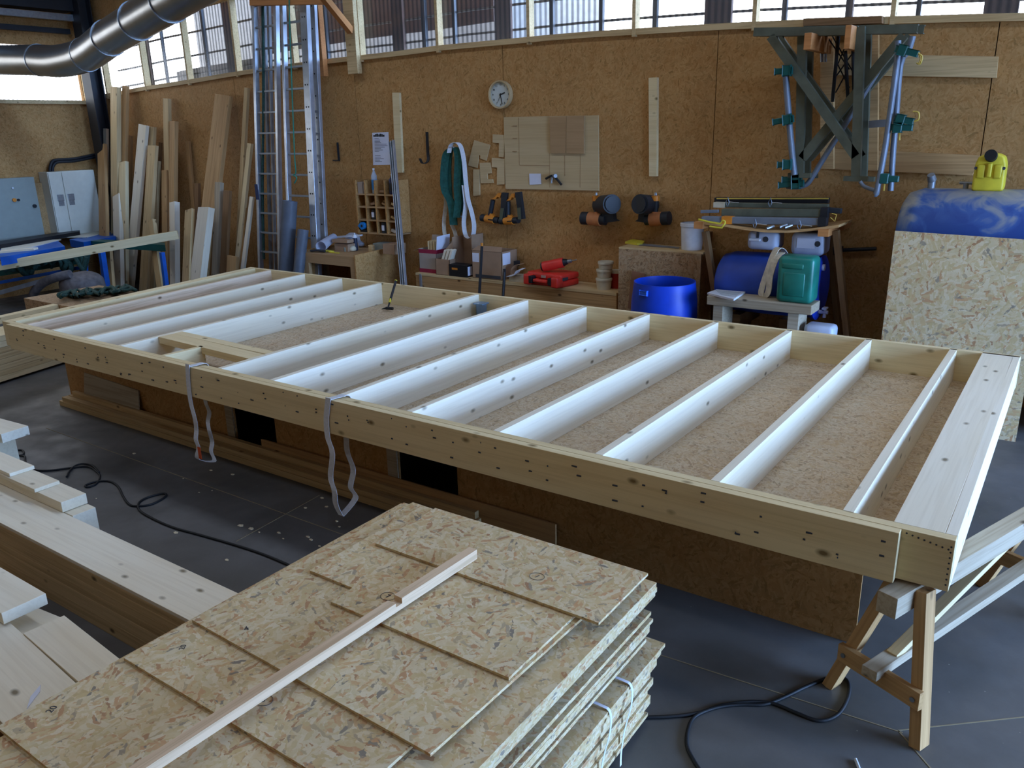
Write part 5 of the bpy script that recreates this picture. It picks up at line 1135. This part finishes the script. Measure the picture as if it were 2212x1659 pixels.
# drill on the case
t = thing('power_drill', 'red and black power drill lying on top of the red case', 'drill', tuple(oy(1205, 575, 4.66)))
bm = BM(); a, b = oy(1173, 576, 4.6), oy(1217, 567, 4.68); a.z = max(a.z, lz+.15+.058); b.z = max(b.z, lz+.15+.05); tube(bm, [a, a*.5+b*.5, b], .058, 16); link('motor_housing', bm, M_red, t, smooth=50)
bm = BM(); d_ = (b-a).normalized(); cyl(bm, a-d_*.02, a, .045, .058, 16); link('rear_cap', bm, M_black, t, smooth=50)
bm = BM(); cyl(bm, b, b+d_*.05, .045, .03, 14); link('gear_neck', bm, M_black, t, smooth=50)
bm = BM(); cyl(bm, b+d_*.05, b+d_*.10, .024, .02, 12); cyl(bm, b+d_*.1, b+d_*.16, .006, seg=8); link('chuck', bm, M_steel, t, smooth=50)
bm = BM(); tube(bm, [a+d_*.03+V((0, .03, .0)), a+V((-.01, .12, -.03))], .022, 10); link('grip', bm, M_black, t, smooth=50)
# tubs and red tin
c = oy(1301, 600, 4.66)
for i, (r_, z0_, h, lab) in enumerate(((.088, 0, .13, 'beige plastic tub at the bottom of the stack beside the cabinet'), (.083, .131, .10, 'beige plastic tub stacked second beside the cabinet'), (.083, .232, .085, 'beige lidded tub topping the stack beside the cabinet'))):
    t = thing('plastic_tub', lab, 'tub', (c.x, 4.7, lz+z0_), 'stacked beige tubs'); x_ = c.x+(.0, .0, .02)[i]
    bm = BM(); lathe(bm, (x_, 4.7, lz+z0_), [(r_*.9, 0), (r_, h-.03)], seg=28); link('body', bm, M_cream, t, smooth=40)
    bm = BM(); lathe(bm, (x_, 4.7, lz+z0_+h-.03), [(r_*1.06, 0), (r_*1.08, .02), (r_*1.02, .029)], seg=28); link('lid', bm, M_cream, t, smooth=40)
c = oy(1328, 600, 4.8); bm = BM(); cyl(bm, (c.x, 4.84, lz), (c.x, 4.84, lz+.17), .075, seg=24); 
t = thing('red_tin', 'red tin half hidden behind the beige tubs', 'tin', (c.x, 4.84, lz)); link('body', bm, plain('red_tin', '#a0241e', .4), t, smooth=40); bm = BM(); cyl(bm, (c.x, 4.84, lz+.17), (c.x, 4.84, lz+.2), .07, seg=24); link('lid', bm, M_cream, t, smooth=40)
# ------------------------------------------------------------------ strand-board cabinet, bucket, saw
a, b = oy(1337, 533, 4.5), oy(1515, 545, 4.5); cz = 1.285
t = thing('cabinet', 'brown strand-board cabinet box standing between the ledge and the trestle rack', 'cabinet', ((a.x+b.x)/2, 4.65, 0))
bm = BM(); box(bm, (a.x, 4.5, 0), (b.x, 4.52, cz-.018)); link('front_panel', bm, M_osb_cab, t)
bm = BM(); box(bm, (a.x, 4.498, cz-.018), (b.x+.02, 4.84, cz)); link('top_panel', bm, M_rough, t)
for x_ in (a.x, b.x-.018): bm = BM(); box(bm, (x_, 4.52, 0), (x_+.018, 4.84, cz-.018)); link('side_panel', bm, M_wallx, t)
c = oy(1494, 540, 4.66); 
t = thing('bucket', 'white plastic bucket standing on the strand-board cabinet', 'bucket', (c.x, 4.66, cz))
bm = BM(); lathe(bm, (c.x, 4.66, cz), [(.005, .002), (.105, .002), (.118, .27), (.112, .27), (.10, .01)], seg=32, closed=False); link('body', bm, M_white, t, smooth=40)
bm = BM(); lathe(bm, (c.x, 4.66, cz+.235), [(.118, 0), (.126, .005), (.126, .036), (.117, .04)], seg=32, closed=False); link('rim', bm, M_white, t, smooth=40)
t = thing('handsaw', 'handsaw with yellow handle lying on the strand-board cabinet', 'saw', tuple(oz(1375, 528, cz)))
P_ = [oz(x_, y_, cz) for x_, y_ in ((1350, 526), (1366, 520), (1392, 524), (1388, 529), (1376, 530))]; bm = BM(); poly(bm, P_, (0, 0, .02)); link('handle', bm, M_yellow, t)
P_ = [oz(x_, y_, cz+.004) for x_, y_ in ((1386, 526), (1468, 534), (1466, 537), (1380, 530))]; bm = BM(); poly(bm, P_, (0, 0, .002)); link('blade', bm, M_alud, t)
# open blue barrel
c = oy(1436, 607, 4.1); br = .305
t = thing('open_barrel', 'open bright blue plastic barrel in front of the strand-board cabinet', 'barrel', (c.x, 4.1, 0))
bz = c.z-.0
bm = BM(); lathe(bm, (c.x, 4.1, 0), [(.26, 0), (.29, .08), (.32, .5), (.33, .7), (.325, .85), (br, bz-.02), (br, bz), (br-.012, bz), (br-.014, bz-.05), (.31, .8), (.28, .05)], seg=48, closed=False); link('drum', bm, M_blue, t, smooth=60)
p = oy(1392, 633, 3.8); bm = BM(); x_ = c.x-.21; 
q = V((c.x, 4.1, 0)); dirn = (V((p.x, p.y, 0))-q).normalized(); bm = BM(); u_ = V((-dirn.y, dirn.x, 0)); cc = V((c.x, 4.1, p.z))+dirn*.322; obox(bm, cc, (u_, dirn, V((0, 0, 1))), (.045, .008, .022), bev=.006); link('grip_hole', bm, plain('light_blue', '#2f66d8', .5), t)
wallbox('brown_strip', ((1365, 585), (1393, 592), (1385, 670), (1356, 666)), .015, plain('brown_hardboard', '#8a5f45', .7), 'brown hardboard strip leaning on the cabinet behind the barrel', 'board', Y=4.48)
# ------------------------------------------------------------------ beam bench with jerrycan, newspaper; lying barrel
bY = 3.9; a = oy(1527, 638, bY); b = oy(1746, 661, bY); sz = (a.z+b.z)/2; bth = .085
t = thing('beam_bench', 'rough bench of heavy grey beams behind the frame carrying the green jerrycan', 'bench', ((a.x+b.x)/2, 4.2, 0))
bm = BM(); box(bm, (a.x, bY, sz-bth), (b.x+.03, bY+.27, sz), bev=.006); link('bench_slab', bm, M_grey, t)
for x0_, x1_ in ((1541, 1561), (1703, 1726)):
    xa, xb = oy(x0_, 680, bY+.03).x, oy(x1_, 680, bY+.03).x
    bm = BM(); box(bm, (xa, bY+.02, 0), (xb, bY+.30, sz-bth)); link('leg', bm, M_grey, t)
rc_ = oy(1776, 622, 4.45); rl = oy(1558, 600, 4.45); R3 = .29; bcz = rc_.z
for xa in (rl.x+.25, rc_.x-.25):
    bm = BM(); box(bm, (xa-.05, bY+.31, bcz-R3-.12), (xa+.05, 4.8, bcz-R3+.008)); link('cradle_beam', bm, M_dk, t)
    bm = BM(); box(bm, (xa-.05, 4.45, 0), (xa+.05, 4.55, bcz-R3-.12)); link('post', bm, M_dk, t)
t = thing('lying_barrel', 'closed blue plastic barrel lying on its side behind the green jerrycan', 'barrel', ((rl.x+rc_.x)/2, 4.45, bcz-R3))
L_ = rc_.x-rl.x
bm = BM(); lathe(bm, (rl.x, 4.45, bcz), [(.02, .0), (.2, .005), (.26, .04), (R3, .14), (R3+.004, L_*.5), (R3, L_-.1), (R3-.01, L_-.06)], (1, 0, 0), 48); link('drum', bm, plain('dull_blue_plastic', '#21419a', .5), t, smooth=50)
bm = BM(); lathe(bm, (rl.x+L_-.07, 4.45, bcz), [(R3-.01, 0), (R3+.012, .02), (R3+.012, .055), (R3-.03, .07), (.02, .05)], (1, 0, 0), 48); link('end_ring', bm, M_blue, t, smooth=50)
p = V((rc_.x, 4.40, bcz+.2)); bm = BM(); cyl(bm, p, p+V((.02, 0, 0)), .03, seg=14); link('bung', bm, M_white, t)
p = V((rc_.x-.01, 4.42, bcz-.22)); bm = BM(); cyl(bm, p, p+V((.09, 0, 0)), .018, seg=10); cyl(bm, p+V((.06, 0, -.05)), p+V((.06, 0, .035)), .016, seg=10); box(bm, (p.x+.04, 4.38, p.z+.03), (p.x+.08, 4.46, p.z+.045)); link('tap', bm, M_white, t)
# green jerrycan
a, b = oy(1678, 600, bY+.04), oy(1750, 600, bY+.04)
t = thing('green_jerrycan', 'large translucent green jerrycan standing on the beam bench', 'jerrycan', ((a.x+b.x)/2, bY+.15, sz))
hj = oy(1715, 552, bY+.1).z-sz
bm = BM(); rb(bm, (a.x, bY+.03, sz), (b.x+.03, bY+.26, sz+hj), .045, 4); link('body', bm, M_teal, t, smooth=50)
bm = BM(); rb(bm, (a.x+.06, bY+.024, sz+.06), (b.x-.04, bY+.05, sz+hj-.14), .012, 2); link('front_panel', bm, M_teal, t, smooth=50)
bm = BM(); rb(bm, (a.x+.04, bY+.022, sz+hj-.11), (b.x-.06, bY+.05, sz+hj-.06), .012, 2); link('grip_recess', bm, plain('deep_green', '#1d6b58', .4), t, smooth=50)
# white canisters above the lying barrel
def canister(px0, px1, pyt, pyb, Y, label, hole, lab=False, tilt=0):
    a, b = oy(px0, pyb, Y), oy(px1, pyt, Y); t = thing('white_canister', label, 'canister', ((a.x+b.x)/2, Y+.12, min(a.z, b.z)), 'milky canisters on the lying barrel')
    z0 = oy((px0+px1)/2, pyb, Y).z; z1 = oy((px0+px1)/2, pyt, Y).z
    bm = BM(); rb(bm, (a.x, Y, z0), (b.x, Y+.26, z1), .05, 4); link('body', bm, M_whitem, t, smooth=50)
    c = oy(hole[0], hole[1], Y); bm = BM(); cyl(bm, (c.x, Y-.004, c.z), (c.x, Y+.02, c.z), .026, seg=18); link('opening', bm, M_ink, t)
    if lab:
        bm = BM(); box(bm, (a.x+.06, Y-.004, z0+.07), (a.x+.22, Y, z1-.05)); link('paper_label', bm, M_paper, t)
    else:
        bm = BM(); c2 = oy(1637, 507, Y); box(bm, (c2.x-.012, Y-.003, c2.z-.03), (c2.x+.012, Y+.003, c2.z+.03)); link('handle_gap', bm, M_ink, t)
        bm = BM(); rb(bm, (c2.x-.08, Y-.02, c2.z-.06), (c2.x+.03, Y+.01, c2.z-.035), .008, 2); link('handle', bm, M_white, t)
canister(1611, 1680, 500, 541, 4.33, 'milky white canister lying left on the blue barrel, dark round opening towards the viewer', (1654, 517))
canister(1705, 1782, 503, 553, 4.33, 'milky white canister with a paper label lying right on the blue barrel', (1766, 527), True)
# sling draped over the barrel
t = thing('draped_sling', 'soiled white webbing sling draped over the lying barrel', 'strap', tuple(oy(1655, 640, 4.12)))
bm = BM(); ribbon(bm, [oy(1700, 553, 4.32), oy(1690, 538, 4.22), oy(1680, 536, 4.15), oy(1670, 552, 4.10), oy(1660, 580, 4.07), oy(1648, 615, 4.09), oy(1644, 636, 4.11), oy(1652, 641, 4.09), oy(1660, 628, 4.06), oy(1664, 595, 4.04), oy(1676, 560, 4.03), oy(1690, 545, 4.14)], (.8, -.5, 0), .075, .006); link('webbing', bm, M_straps, t)
# newspaper
P_ = [oz(x_, y_, sz+.02) for x_, y_ in ((1528, 632), (1548, 625), (1610, 630), (1590, 643), (1585, 646))]
bm = BM(); poly(bm, P_, (0, 0, -.018)); t = single('newspaper', bm, M_white, 'folded newspaper lying at the left end of the beam bench', 'newspaper')
for i in range(5):
    a_, b_ = oz(1549+i*3.0-3, 627.5+i*2.4, sz+.0215), oz(1600-i*2.5, 632+i*2.0, sz+.0215); bm = BM(); obox(bm, (a_+b_)/2, frame_of(a_, b_), ((a_-b_).length/2, .007, .0004)); link('print_line', bm, M_gbox, t)
# white canister on the floor behind
p = oy(1771, 702, 4.0); bm = BM(); rb(bm, (p.x-.13, 3.95, 0), (p.x+.13, 4.15, p.z), .04, 3); single('floor_canister', bm, M_whitem, 'milky white canister on the floor right of the beam bench, just over the frame edge', 'canister', smooth=50)
# ------------------------------------------------------------------ trestle rack with formwork clamps
tY = 4.2
t = thing('trestle_rack', 'wooden trestle shelf with a sagging board against the wall', 'rack', tuple(oy(1660, 640, 4.5)))
pl_ = [(1506, 478), (1566, 485), (1610, 492), (1654, 497), (1700, 498), (1750, 494), (1812, 486)]
q = [oy(x_, y_, tY) for x_, y_ in pl_]
bm = BM(); poly(bm, q + [v+V((0, 0, -.022)) for v in reversed(q)], (0, .5, 0)); link('sagging_board', bm, M_warm, t)
for x_, y_ in ((1781, 498), (1512, 482)):
    a = oy(x_, y_, tY+.02); bm = BM(); box(bm, (a.x-.045, tY-.02, a.z-.05), (a.x+.045, 4.98, a.z+.015)) ; link('bearer', bm, M_orange, t)
for (x0_, y0_, x1_, y1_, Y_) in ((1524, 500, 1540, 600, 4.35), (1806, 498, 1816, 590, 4.35), (1790, 505, 1800, 600, 4.9), (1532, 500, 1520, 600, 4.95)):
    T = oy(x0_, y0_, Y_); m_ = oy(x1_, y1_, Y_); d = m_-T; Bt = T+d*(T.z/(-d.z)); beam('leg', Bt, T, .05, .08, M_dk, t, up=(0, -1, 0))
g = 'steel clamps piled on the trestle rack'
def barc(x0_, y0_, x1_, y1_, Y, h, dpt, mat, label, name='steel_beam', kids=()):
    a, b = oy(x0_, y0_, Y), oy(x1_, y1_, Y); t = thing(name, label, 'clamp', tuple((a+b)/2), g)
    beam('bar', a, b, dpt, h, mat, t, bev=.004)
    for (nm, x_, wpx, hh, m) in kids:
        c = oy(x_, y0_+(y1_-y0_)*(x_-x0_)/(x1_-x0_), Y); bm = BM(); box(bm, (c.x-wpx*.0022, Y-dpt/2-.008, c.z-hh/2), (c.x+wpx*.0022, Y+dpt/2+.008, c.z+hh/2)); link(nm, bm, m, t)
barc(1518, 474, 1786, 479, 4.27, .062, .07, M_bluegrey, 'front blue-grey steel clamp bar with an ochre sleeve on the trestle rack', kids=(('sleeve', 1573, 23, .068, M_or), ('end_fitting', 1778, 16, .08, M_dksteel)))
barc(1561, 459, 1789, 460, 4.36, .07, .07, M_greensteel, 'thick olive steel bar in the middle of the clamp pile', kids=(('end_fitting', 1782, 14, .10, M_dksteel),))
barc(1543, 442, 1790, 446, 4.48, .045, .06, M_greensteel, 'greenish steel bar near the top of the clamp pile', kids=(('sleeve', 1556, 26, .05, M_cream),))
barc(1545, 432, 1791, 433, 4.60, .05, .06, M_dksteel, 'dark steel bar with a yellowish upper edge at the back of the clamp pile', kids=())
a, b = oy(1548, 429, 4.55), oy(1790, 429, 4.55); o = beam('yellow_rod', a, b, .012, .012, M_wire); setp(o, 'thin ochre rod lying along the top of the clamp pile', 'rod')
barc(1514, 457, 1553, 456, 4.34, .03, .03, M_bluegrey, 'thin grey rod end poking out left of the clamp pile', 'steel_rod')
barc(1787, 453, 1818, 456, 4.4, .045, .05, M_gunbk, 'dark rod end poking out right of the clamp pile', 'steel_rod')
for i, (x_, y_, Y_) in enumerate(((1631, 484, 4.2), (1727, 487, 4.2), (1572, 437, 4.42), (1664, 438, 4.42))):
    c = oy(x_, y_, Y_); t = thing('wedge_clip', 'small grey steel clip on the clamp pile, %s' % ['lower left one', 'lower right one', 'upper left one', 'upper right one'][i], 'clip', tuple(c), 'wedge clips')
    bm = BM(); tube(bm, [c+V((0, 0, .045)), c+V((-.02, 0, 0)), c+V((0, 0, -.045)), c+V((.015, 0, 0))], .005, 6, closed=True); link('ring', bm, M_bluegrey, t, smooth=60)
    bm = BM(); tube(bm, [c+V((.01, 0, .005)), c+V((.11, 0, -.002))], .004, 6); link('pin', bm, M_steel, t)
t = thing('yellow_hook_rod', 'bent yellow hook rod hanging over the left end of the trestle shelf', 'hook', tuple(oy(1540, 490, 4.15)))
bm = BM(); tube(bm, [oy(x_, y_, 4.16) for x_, y_ in ((1509, 474), (1534, 480), (1556, 483), (1562, 476), (1566, 478), (1566, 482), (1559, 492), (1546, 491), (1533, 489))], .009, 7); link('rod', bm, M_yellow, t, smooth=50)
bm = BM(); tube(bm, [oy(x_, y_, 4.3) for x_, y_ in ((1794, 470), (1803, 478), (1807, 464), (1797, 461))], .005, 6); single('yellow_wire', bm, M_wire, 'loose yellow wire loop at the right end of the clamp pile', 'wire')
for i, (x_, y_) in enumerate(((1656, 494), (1684, 491), (1695, 492))):
    c = oy(x_, y_, 4.17); bm = BM(); tube(bm, [c, c+V((.05, .05, .02))], .014, 10); single('bolt_end', bm, M_steel, 'shiny bolt end at the edge of the trestle board, %s' % ['left', 'middle', 'right'][i], 'bolt', 'bolts on the trestle board', smooth=50)
# ------------------------------------------------------------------ boards and arms on the right part of the wall
wallbox('wall_board', ((1800, 116), (2156, 122), (2152, 168), (1800, 162)), .05, M_rough, 'upper horizontal board screwed to the wall behind the hanging brackets', 'board')
wallbox('wall_board', ((1780, 320), (2116, 336), (2100, 379), (1780, 365)), .05, M_warm, 'lower horizontal board screwed to the wall behind the yellow jerrycan', 'board')
wallbox('wall_post', ((1868, 55), (1897, 55), (1895, 368), (1868, 368)), .06, M_warm, 'right upright board between the two horizontal wall boards', 'board', Y=4.945)
wallbox('wall_post', ((1772, 60), (1800, 60), (1800, 365), (1772, 365)), .06, M_warm, 'left upright board behind the hanging brackets', 'board', Y=4.945)
wallbox('wall_beam', ((1735, 40), (1905, 34), (1905, 50), (1735, 56)), .10, M_dk, 'brown beam fixed at the window sill above the hanging brackets', 'board', Y=4.95)
for i, (x0_, x1_, y0_, y1_) in enumerate(((1735, 1754, 70, 108), (1822, 1840, 53, 106))):
    a, b = oy(x0_, y1_, 4.18), oy(x1_, y0_, 4.18); bm = BM(); box(bm, (a.x, 4.18, a.z), (b.x, 4.84, b.z), bev=.004); single('timber_beam', bm, M_orange, 'squared timber arm sticking out of the wall through the hanging brackets, %s' % ['left', 'right'][i], 'bracket', 'timber arms')
# steel scaffold consoles hanging on the arms
g = 'olive scaffold consoles hanging on the timber arms'
def member(nm, a, b, w_, t, d_=.05):
    """channel: web + two lips"""
    x, y, z = frame_of(a, b, (0, -1, 0)); bm = BM(); L = (b-a).length/2; c = (a+b)/2
    obox(bm, c, (x, y, z), (L, w_/2, .004)); 
    for s_ in (-1, 1): obox(bm, c+y*s_*(w_/2-.004)-z*d_/2, (x, y, z), (L, .004, d_/2))
    return link(nm, bm, M_greensteel, t)
def console(px, Y, mirror, label):
    t = thing('scaffold_console', label, 'scaffold bracket', tuple(oy(px['post'][1][0], px['post'][1][1], Y)), g)
    for nm, w_ in (('post', .075), ('arm', .07), ('strut', .075)):
        a, b = oy(*px[nm][0], Y), oy(*px[nm][1], Y); member(nm, a, b, w_, t)
    c = oy(px['post'][1][0], px['post'][1][1]+3, Y); bm = BM(); box(bm, (c.x-.10, Y-.01, c.z-.02), (c.x+.10, Y+.06, c.z+.02)); link('foot', bm, M_greensteel, t)
    return t
A = dict(post=((1858, 58), (1848, 383)), arm=((1628, 69), (1852, 66)), strut=((1664, 78), (1848, 338)))
Bc = dict(post=((1732, 78), (1726, 376)), arm=((1735, 66), (1982, 62)), strut=((1952, 76), (1732, 342)))
def sh_(d, dx, dy=0): return {k_: ((v[0][0]+dx, v[0][1]+dy), (v[1][0]+dx, v[1][1]+dy)) for k_, v in d.items()}
console(A, 4.36, 0, 'olive steel scaffold console, frontmost, its strut falling to the right')
console(Bc, 4.42, 1, 'olive steel scaffold console, second from the front, its strut falling to the left')
console(sh_(A, 14, 1), 4.56, 0, 'olive steel scaffold console third from the front, strut falling right')
console(sh_(Bc, 14, 1), 4.64, 1, 'olive steel scaffold console hindmost, strut falling left')
g = 'guard posts hanging with the consoles'
def gpost(pts, Y, w_, label, clamps, wires=()):
    t = thing('guard_post', label, 'guard post', tuple(oy(pts[-1][0], pts[-1][1], Y)), g)
    bm = BM(); tube(bm, [oy(x_, y_, Y) for x_, y_ in pts], w_, 10, sub=3, flat=.8); link('tube', bm, M_bluegrey, t, smooth=50)
    for (x0_, y0_, x1_, y1_) in clamps:
        bm = BM(); a, b = oy(x0_, y0_, Y-.06), oy(x1_, y1_, Y-.06); obox(bm, (a+b)/2, frame_of(a, b, (0, -1, 0)), ((a-b).length/2, .026, .02), bev=.006)
        obox(bm, a*.7+b*.3, frame_of(a, b, (0, -1, 0)), (.035, .042, .03), bev=.006); link('clamp_handle', bm, M_clamp, t)
    for wp in wires:
        bm = BM(); tube(bm, [oy(x_, y_, Y-.07) for x_, y_ in wp], .007, 6, sub=3); link('safety_wire', bm, M_wire, t, smooth=60)
    return t
gpost(((1940, 88), (1938, 130), (1925, 230), (1912, 320), (1895, 410), (1891, 420)), 4.28, .03, 'blue-grey guard post hanging right of the consoles, slanting one', ((1935, 105, 1984, 117),), (((1983, 116), (1992, 122), (1988, 138), (1980, 136)), ((1984, 114), (1989, 126), (1984, 140))))
gpost(((1972, 78), (1962, 110), (1945, 140), (1936, 250), (1930, 320), (1924, 412)), 4.34, .03, 'blue-grey guard post hanging rightmost, nearly upright', ((1933, 256, 1974, 263), (1926, 275, 1972, 276), (1897, 385, 1942, 387)), (((1974, 262), (1984, 258), (1984, 243), (1972, 241)), ((1943, 286), (1943, 303)), ((1911, 395), (1909, 412))))
gpost(((1696, 140), (1700, 200), (1708, 300), (1716, 378)), 4.40, .034, 'blue-grey guard post hanging left of the consoles', ((1712, 152, 1674, 155), (1714, 256, 1670, 264), (1710, 355, 1680, 356)))
gpost(((1700, 402), (1722, 404), (1742, 398), (1756, 380), (1790, 325), (1830, 262), (1880, 180), (1935, 90)), 4.50, .03, 'blue-grey guard post with curved lower end crossing diagonally behind the consoles', ((1732, 386, 1690, 388), (1736, 396, 1682, 400)), ())
gpost(((1858, 392), (1866, 402), (1880, 408), (1893, 412)), 4.33, .02, 'curved grey tube end below the right console', ())
# wire lattice between the consoles
t = thing('lattice_strut', 'thin dark lattice strut hanging between the consoles', 'strut', tuple(oy(1800, 230, 4.7)))
for pts in (((1812, 70), (1798, 220)), ((1826, 110), (1832, 220)), ((1842, 80), (1846, 240))): bm = BM(); tube(bm, [oy(x_, y_, 4.72) for x_, y_ in pts], .016, 8); link('chord', bm, M_dksteel, t)
bm = BM()
for pts in (((1786, 78), (1835, 150)), ((1798, 78), (1845, 160)), ((1835, 78), (1805, 150)), ((1845, 110), (1806, 165)), ((1810, 140), (1835, 190)), ((1832, 150), (1805, 200))): tube(bm, [oy(x_, y_, 4.73) for x_, y_ in pts], .006, 6)
link('lacing', bm, M_dksteel, t)
t = thing('steel_rod_pair', 'pair of short steel rods hanging behind the left timber arm', 'rod', tuple(oy(1777, 130, 4.75)))
for x_ in (1774, 1782): bm = BM(); tube(bm, [oy(x_, 70, 4.78), oy(x_+1, 134, 4.78)], .014, 8); link('rod', bm, M_steel, t, smooth=50)
bm = BM(); a, b = oy(1886, 268, 4.45), oy(1912, 266, 4.45); obox(bm, (a+b)/2, frame_of(a, b), ((a-b).length/2+.03, .03, .03)); single('steel_coupler', bm, M_bluegrey, 'short grey coupler tube right of the console post', 'coupler')
# dark handle on the wall
bm = BM(); a, b = oy(1810, 541, 4.96), oy(1893, 537, 4.96); tube(bm, [a, b], .018, 8); box(bm, (a.x-.05, 4.9, a.z-.04), (a.x+.04, 4.99, a.z+.04)); single('wall_lever', bm, M_dksteel, 'dark lever lying along the wall left of the blue tank', 'lever', smooth=50)
# ------------------------------------------------------------------ blue tank, canister, leaning sheet
tkY, tkR = 4.56, .41
tl = oy(1938, 450, 4.3); top = oy(2080, 411, 4.5).z; tcz = top-tkR+.01
t = thing('blue_tank', 'big dusty blue tank lying on its side at the right end of the wall', 'tank', (.2, tkY, tcz-tkR))
bm = BM(); lathe(bm, (tl.x, tkY, tcz), [(.05, .0), (.3, .012), (.37, .05), (tkR, .16), (tkR, 1.9), (.37, 2.0), (.05, 2.03)], (1, 0, 0), 64); link('drum', bm, M_tank, t, smooth=50)
for xx in (tl.x+.35, tl.x+1.6):
    bm = BM(); box(bm, (xx-.05, 4.2, 0), (xx+.05, 4.93, tcz-tkR+.02)); poly(bm, [(xx-.05, 4.2, tcz-tkR), (xx-.05, 4.3, tcz-tkR), (xx-.05, 4.22, tcz-.2), (xx-.05, 4.17, tcz-.2)], (.1, 0, 0)); link('cradle', bm, M_dk, t)
for (x_, y_, lab) in ((2012, 401, 1), (2086, 405, 2)):
    c = oy(x_, y_, 4.56); bm = BM(); z_ = tcz+tkR-.005
    if lab == 1: cyl(bm, (c.x, tkY, z_), (c.x, tkY, z_+.07), .03, seg=14); cyl(bm, (c.x, tkY, z_+.07), (c.x-.01, tkY-.03, z_+.115), .036, .03, 14)
    else: cyl(bm, (c.x, tkY, z_), (c.x, tkY, z_+.05), .02, seg=10); cyl(bm, (c.x-.05, tkY, z_+.05), (c.x+.05, tkY, z_+.05), .012, seg=8)
    link('filler_neck' if lab == 1 else 'valve', bm, M_alud, t, smooth=50)
# yellow jerrycan
a, b = oy(2098, 400, 4.44), oy(2167, 400, 4.44); z0 = tcz+tkR-.012; z1 = oy(2132, 330, 4.5).z
t = thing('yellow_jerrycan', 'yellow jerrycan with a dark round cap standing on the blue tank', 'jerrycan', ((a.x+b.x)/2, 4.56, z0))
cx2 = (a.x+b.x)/2; hw = (b.x-a.x)/2
bm = BM(); prof = [(-hw, z0+.02), (-hw*.94, z0), (hw*.94, z0), (hw, z0+.02), (hw*.97, z1-.09), (hw*.8, z1-.03), (hw*.35, z1-.005), (-hw*.35, z1-.005), (-hw*.8, z1-.03), (-hw*.97, z1-.09)]
poly(bm, [(cx2+x_, 4.46, z_) for x_, z_ in prof], (0, .2, 0)); bmesh.ops.bevel(bm, geom=bm.edges[:], offset=.018, segments=3, affect='EDGES', profile=.5); link('body', bm, M_yellow, t, smooth=50)
bm = BM(); cyl(bm, (cx2, 4.50, z1-.035), (cx2-.005, 4.43, z1-.015), .048, .045, 20); link('cap', bm, M_rubber, t, smooth=50)
bm = BM(); rb(bm, (cx2-.016, 4.435, z1-.19), (cx2+.016, 4.47, z1-.08), .008, 2); link('handle_rib', bm, M_yellow, t, smooth=50)
for s_ in (-1, 1): bm = BM(); rb(bm, (cx2+s_*.06-.03, 4.447, z1-.20), (cx2+s_*.06+.03, 4.465, z1-.09), .012, 2); link('side_panel', bm, M_yellow, t, smooth=50)
bm = BM()
for s_ in (-1, 1): cyl(bm, (cx2+s_*.10, 4.455, z1-.12), (cx2+s_*.10, 4.462, z1-.12), .012, seg=10)
link('studs', bm, M_ink, t)
# leaning strand-board sheet
b0_, b1_ = V((-.735, 4.03, 0)), V((.365, 4.03, 0)); t0_, t1__ = V((-.735, 4.115, 1.635)), V((.365, 4.115, 1.61))
bm = BM(); poly(bm, [b0_, b1_, t1__, t0_], (0, -.018, .0)); single('leaning_strand_board', bm, M_osb_y, 'light strand-board sheet leaning upright against the blue tank', 'board')
